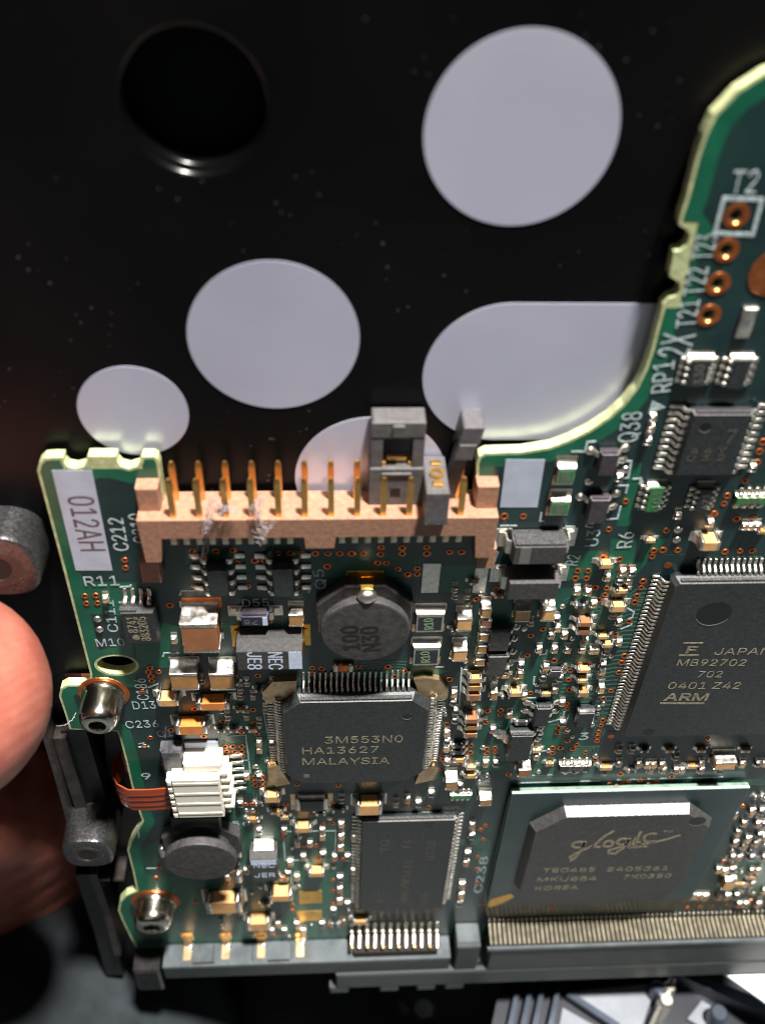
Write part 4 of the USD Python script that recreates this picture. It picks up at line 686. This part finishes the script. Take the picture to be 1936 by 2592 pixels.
# ---- fibres of dust
for nm, lbl, strands in (('fibre', 'pale wisp of lint trailing over the front of the pin connector', (((530, 1262, 3.4), (527, 1300, 3.5), (528, 1335, 3.6), (520, 1370, 3.2), (508, 1425, 2.0)), ((560, 1290, 3.5), (540, 1260, 3.4), (525, 1300, 3.6), (518, 1340, 3.7)), ((555, 1300, 3.5), (570, 1280, 3.5), (590, 1295, 3.5)), ((652, 1250, 3.5), (648, 1300, 3.6), (664, 1330, 3.7), (656, 1372, 3.5)), ((668, 1260, 3.5), (640, 1285, 3.6), (660, 1305, 3.6)), ((690, 1320, 3.6), (676, 1345, 3.6), (655, 1340, 3.6)))),
                          ('fibre', 'fine hair between the finger and the left screw', (((140, 1838, 6), (165, 1836, 4.5), (180, 1825, 3.5), (192, 1805, 3.0)),))):
    t = thing(nm, lbl, 'lint'); r = .03
    for st in strands:
        q = np.array([(*P(x, y, hq), hq) for x, y, hq in ((x, y, hq-(.8 if 'wisp' in lbl else 0)) for x, y, hq in st)]); s = np.linspace(0, len(q)-1, 6*len(q)); ii = np.minimum(s.astype(int), len(q)-2); fr = (s-ii)[:, None]
        pts = q[ii]*(1-fr)+q[ii+1]*fr+np.random.normal(0, .05, (len(s), 3)); put('strand', tube(pts, r, 5), 'fibre', t)
        if nm == 'fibre' and 'wisp' in lbl:
            for k in range(4): put('strand', tube(pts+np.random.normal(0, .22, 3)+np.random.normal(0, .1, pts.shape)*[1, 1, .3], r*.6, 4), 'fibre', t)

# ================================================================== drive casing behind the board
HP = -1.5
DR = thing('drive_casing', 'black dusty cast casing with round bare metal lands behind the circuit board', 'drive casing')
hc = P(490, 262, HP); hr = (P(682, 262, HP)[0]-P(298, 262, HP)[0])/2
pl = Polygon([tuple(P(-500, 1705, HP)*[1, 1]), tuple(P(330, 1705, HP)), (P(330, 1705, HP)[0], -126), (75, -126), (75, 22), (-80, 22), (-80, P(0, 1705, HP)[1])])
put('plate', extr(pl.difference(Point(*hc).buffer(hr, 32)), HP-9, HP), 'casing_black', DR)
v, f = lathe(hc[0], hc[1], [(hr+.02, HP-.001), (hr-.18, HP-.12), (hr-.30, HP-.45), (hr-.34, HP-.9), (hr-.38, HP-1.0), (hr-.5, HP-1.1), (hr-.56, HP-1.5), (hr-.58, HP-2.2)], 72); put('chamfer', (v, f[:, ::-1]), 'chamfer_black', DR, smooth=50)
put('recess_floor', disc(hc[0], hc[1], hr, HP-4.0, HP-2.1, n=48), 'recess_black', DR)
def land(poly, lbl=None):
    put('machined_land', cat(extr(poly, HP-.02, HP+.06)), 'machined', DR, label=lbl)
def circ(x, y, rx, ry=None):
    c = P(x, y, HP); r = (P(x+rx, y, HP)[0]-P(x-rx, y, HP)[0])/2; return Point(*c).buffer(r, 40), c, r
land(circ(1320, 336, 247)[0]); land(circ(693, 856, 218)[0]); land(circ(338, 1042, 140)[0]); land(circ(938, 1208, 190)[0])
g, c, r = circ(1277, 944, 214); top = P(1290, 766, HP)[1]
land(unary_union([Point(c[0], (top+P(1290, 1112, HP)[1])/2).buffer((top-P(1290, 1112, HP)[1])/2, 40), sbox(c[0], P(1290, 1112, HP)[1], c[0]+24, top)]), 'wide bare metal land running behind the board')
# mounting bosses and side rail of the casing
def boss(x, y, h, r, sq, lbl):
    c = P(x, y, h); n = 40; a = np.linspace(0, 2*np.pi, n, endpoint=False)
    k = 1/np.maximum(np.abs(np.cos(a))**sq+np.abs(np.sin(a))**sq, 1e-9)**(1/sq); o = np.c_[np.cos(a)*k, np.sin(a)*k]
    q = lambda s: o*s+c
    b = put('mounting_boss', loft([(q(r*1.06), HP-6), (q(r*1.0), h-.5), (q(r*.97), h-.18), (q(r*.88), h)]), 'cast_metal', DR, smooth=35, label=lbl)
    put('bore_rim', lathe(c[0], c[1], [(r*.62, h+.005), (r*.60, h+.06), (r*.40, h+.05), (r*.33, h-.3)], 32), 'rail_metal', b, smooth=40)
    put('bore', disc(c[0], c[1], r*.36, h-.2, h+.012, n=24), 'hole_dark', b)
boss(-8, 1440, 2.2, 3.3, 2.6, 'rounded grey cast boss with a threaded hole, behind the fingertip'); boss(222, 2166, 2.2, 2.75, 3.0, 'small square cast boss with a threaded hole below the fingertip')
def rail(pts, w, m, h0): put('side_rail', strip(PX(*pts, h=h0), w, HP-8, h0), m, DR)
rail(((150, 1870), (190, 2000), (232, 2130)), 1.3, 'rail_metal', -2.0); rail(((185, 1850), (240, 2030), (262, 2120)), 2.6, 'cast_dark', -2.6)
rail(((100, 1820), (150, 1990), (185, 2120)), .5, 'rail_metal', -1.0); rail(((120, 1700), (140, 1790), (215, 2100)), 3.2, 'cast_dark', -4.5)
rail(((235, 2215), (270, 2310), (298, 2420)), .9, 'rail_metal', -1.2); rail(((215, 2215), (262, 2360), (290, 2470)), 2.4, 'cast_dark', -2.4)
put('inner_wall', extr(Polygon([tuple(P(250, 1705, -5)), tuple(P(420, 1705, -5)), tuple(P(470, 2500, -5)), tuple(P(320, 2500, -5))]), HP-9, -5), 'cast_dark', DR)
put('lower_block', bbox(P(360, 2420, 0)[0]+1.2, ledge-3.8, 3.4, 6.0, -4, 3.2, .3), 'cast_dark', DR)
for x, y in ((300, 2228), (262, 2228)): c = P(x, y, -1.5); put('rib', bbox(c[0], c[1], 1.4, .6, -4.5, -1.4, .1), 'rail_metal', DR)

# ================================================================== hand
HN = thing('person', 'bare hand with its fingertip pressed against the left side of the drive casing', 'person')
def hull(a, ra, b, rb): return m3.Manifold.batch_hull([m3.Manifold.sphere(ra, 28).translate(tuple(a)), m3.Manifold.sphere(rb, 28).translate(tuple(b))])
def w3(x, y, h): c = P(x, y, h); return np.array([c[0], c[1], h])
tip = w3(-172, 1768, 10.0); knee = tip+[-22, -8, -1]; base = knee+[-22, -22, -8]
B = [hull(tip, 8.9, tip+[-8, -1.5, 0], 9.7), hull(tip+[-8, -1.5, 0], 9.7, knee, 9.6), hull(knee, 9.6, base, 12.5)]
wrist = base+[-34, -48, -30]
def blob(*q): return m3.Manifold.batch_hull([m3.Manifold.sphere(r, 28).translate(tuple(w3(x, y, hq))) for x, y, hq, r in q])
B += [hull(base, 12.5, wrist, 19), blob((90, 2060, -17, 8), (110, 2290, -19, 8), (-260, 2040, -14, 14), (-300, 2420, -18, 17)), blob((60, 2270, -17, 9), (-40, 2440, -20, 10), (-300, 2420, -18, 17)), hull(w3(-300, 2420, -18), 17, wrist, 19), hull(w3(-260, 2040, -14), 14, base, 12.5)]
for k, (x, y) in enumerate(((95, 2060), (100, 2180), (95, 2300), (20, 2420))):      # four fingers going round behind the casing
    q = w3(x, y, -19); r = 8.3-.5*k
    B += [hull(q, r, q+[7, 1, -17], r*.95), hull(q+[7, 1, -17], r*.95, q+[25, 3, -24], r*.88), hull(q+[25, 3, -24], r*.88, q+[42, 4, -22], r*.74)]
mf = m3.Manifold.batch_boolean(B, m3.OpType.Add).refine_to_length(1.6).to_mesh()
tm = trimesh.Trimesh(mf.vert_properties[:, :3], mf.tri_verts); trimesh.smoothing.filter_taubin(tm, iterations=25)
vv = np.array(tm.vertices); nn = np.array(tm.vertex_normals)
wr = -np.clip(np.sin((vv[:, 1]*1.0-vv[:, 0]*.3)*1.25+4*meshkit.noise(vv*.10, 3))-.55, 0, 1)*np.clip(meshkit.noise(vv*.09, 5)*2-.5, 0, 1)*np.where(vv[:, 2] < -3, 1.5, .25)
tm.vertices = vv+nn*(wr+.12*(meshkit.fbm(vv*.35, 3, 2)-.5))[:, None]
put('hand', tm, 'skin', HN, smooth=True)

# ================================================================== what lies below
TB = -ZS
def world(name, mesh, m, label=None, cat_=None, kind=None, smooth=False):
    p = put(name, mesh, m, '/World', smooth); x = UsdGeom.Xformable(stage.GetPrimAtPath(p)); x.AddTranslateOp().Set(Gf.Vec3d(0, 0, ZS*MM))
    for k, v in (('label', label), ('category', cat_), ('kind', kind)):
        if v: stage.GetPrimAtPath(p).SetCustomDataByKey(k, v)
    return p
world('table', (np.array([(-600, -500, TB-20), (600, -500, TB-20), (600, 600, TB-20), (-600, 600, TB-20), (-600, -500, TB), (600, -500, TB), (600, 600, TB), (-600, 600, TB)], float), np.array([(0, 2, 1), (0, 3, 2), (4, 5, 6), (4, 6, 7), (0, 1, 5), (0, 5, 4), (1, 2, 6), (1, 6, 5), (2, 3, 7), (2, 7, 6), (3, 0, 4), (3, 4, 7)])), 'table_dark', 'dark table top far below the board', kind='structure')
def T(x, y, v): q = UZ(x, y, v); return np.array([q[0], -q[1]])
# dark cloth, bottom left
g = np.linspace(0, 1, 60); X, Y = np.meshgrid(g, g); cx, cy = T(80, 2520, -150); px_ = cx+(X-.5)*110-26; py_ = cy+(Y-.5)*110-2
rim = np.clip(1-((X-.5)**2+(Y-.5)**2)/.24, 0, 1); pz = TB+.5+rim**.5*34*(.8+.4*meshkit.fbm(np.stack([px_*.03, py_*.03, 0*px_], -1), 3, 4))
vv = np.stack([px_, py_, pz], -1).reshape(-1, 3); n = 60; ff = [(i*n+j, i*n+j+1, (i+1)*n+j+1, (i+1)*n+j) for i in range(n-1) for j in range(n-1)]
world('cloth', (vv, np.array(ff)), 'cloth', 'dark charcoal cloth bunched at the bottom left corner', 'cloth', smooth=True)
# metal device, bottom right
DV = thing('metal_tray', 'dark blue metal frame with pale grey panels lying below the board at bottom right', 'equipment tray', board=False)
def slab(name, pts, v0, v1, m):
    pg = Polygon([tuple(T(x, y, v1)) for x, y in pts]).buffer(0); put(name, extr(pg, v0, v1), m, DV)
v1 = -147.0
slab('frame', ((1235, 2640), (1270, 2478), (1420, 2470), (1690, 2455), (1740, 2470), (2000, 2600), (2000, 2760), (1240, 2760)), -166, v1, 'chassis_dark')
slab('panel', ((1440, 2512), (1640, 2492), (1652, 2516), (1622, 2610), (1560, 2600), (1440, 2526)), v1-.0, v1+1.0, 'panel_grey')
slab('panel', ((1408, 2640), (1424, 2552), (1520, 2606), (1530, 2660)), v1, v1+.6, 'panel_grey')
slab('rail', ((1434, 2520), (1444, 2510), (1570, 2592), (1560, 2604)), v1+1.0, v1+2.0, 'chassis_edge')
for x in (1290, 1322, 1352, 1392): slab('fin', ((x-6, 2600), (x+16, 2500), (x+28, 2500), (x+8, 2600)), v1, v1+2.4, 'chassis_edge')
slab('panel', ((1740, 2580), (1776, 2534), (1814, 2556), (1790, 2610)), v1, v1+.8, 'panel_grey')
slab('side_flange', ((1700, 2462), (1730, 2455), (2000, 2555), (2000, 2596)), v1, v1+3.0, 'chassis_edge')
for x, y, r, m in ((1692, 2506, .9, 'solder'), (1662, 2506, 1.0, 'chassis_edge'), (1816, 2570, 1.3, 'chassis_edge'), (1684, 2538, 1.1, 'solder')):
    c = T(x, y, v1+3); put('stud', disc(c[0], c[1], r, v1, v1+4, .3, 20), m, DV)
c0, c1_ = T(1702, 2480, v1+3), T(1650, 2600, v1+3); put('wire', tube([(c0[0], c0[1], v1+3.4), ((c0[0]+c1_[0])/2, (c0[1]+c1_[1])/2, v1+2.6), (c1_[0], c1_[1], v1+2.4)], .5, 8), 'solder', DV)
vp_ = -137.0
world('paper_sheet', extr(Polygon([tuple(T(x, y, vp_)) for x, y in ((1806, 2446), (1850, 2418), (2300, 2390), (2500, 2800), (2080, 2640), (1950, 2548))]).buffer(0), vp_-.4, vp_), 'paper', 'bright white sheet of paper lit by the lamp at the lower right corner', 'paper')
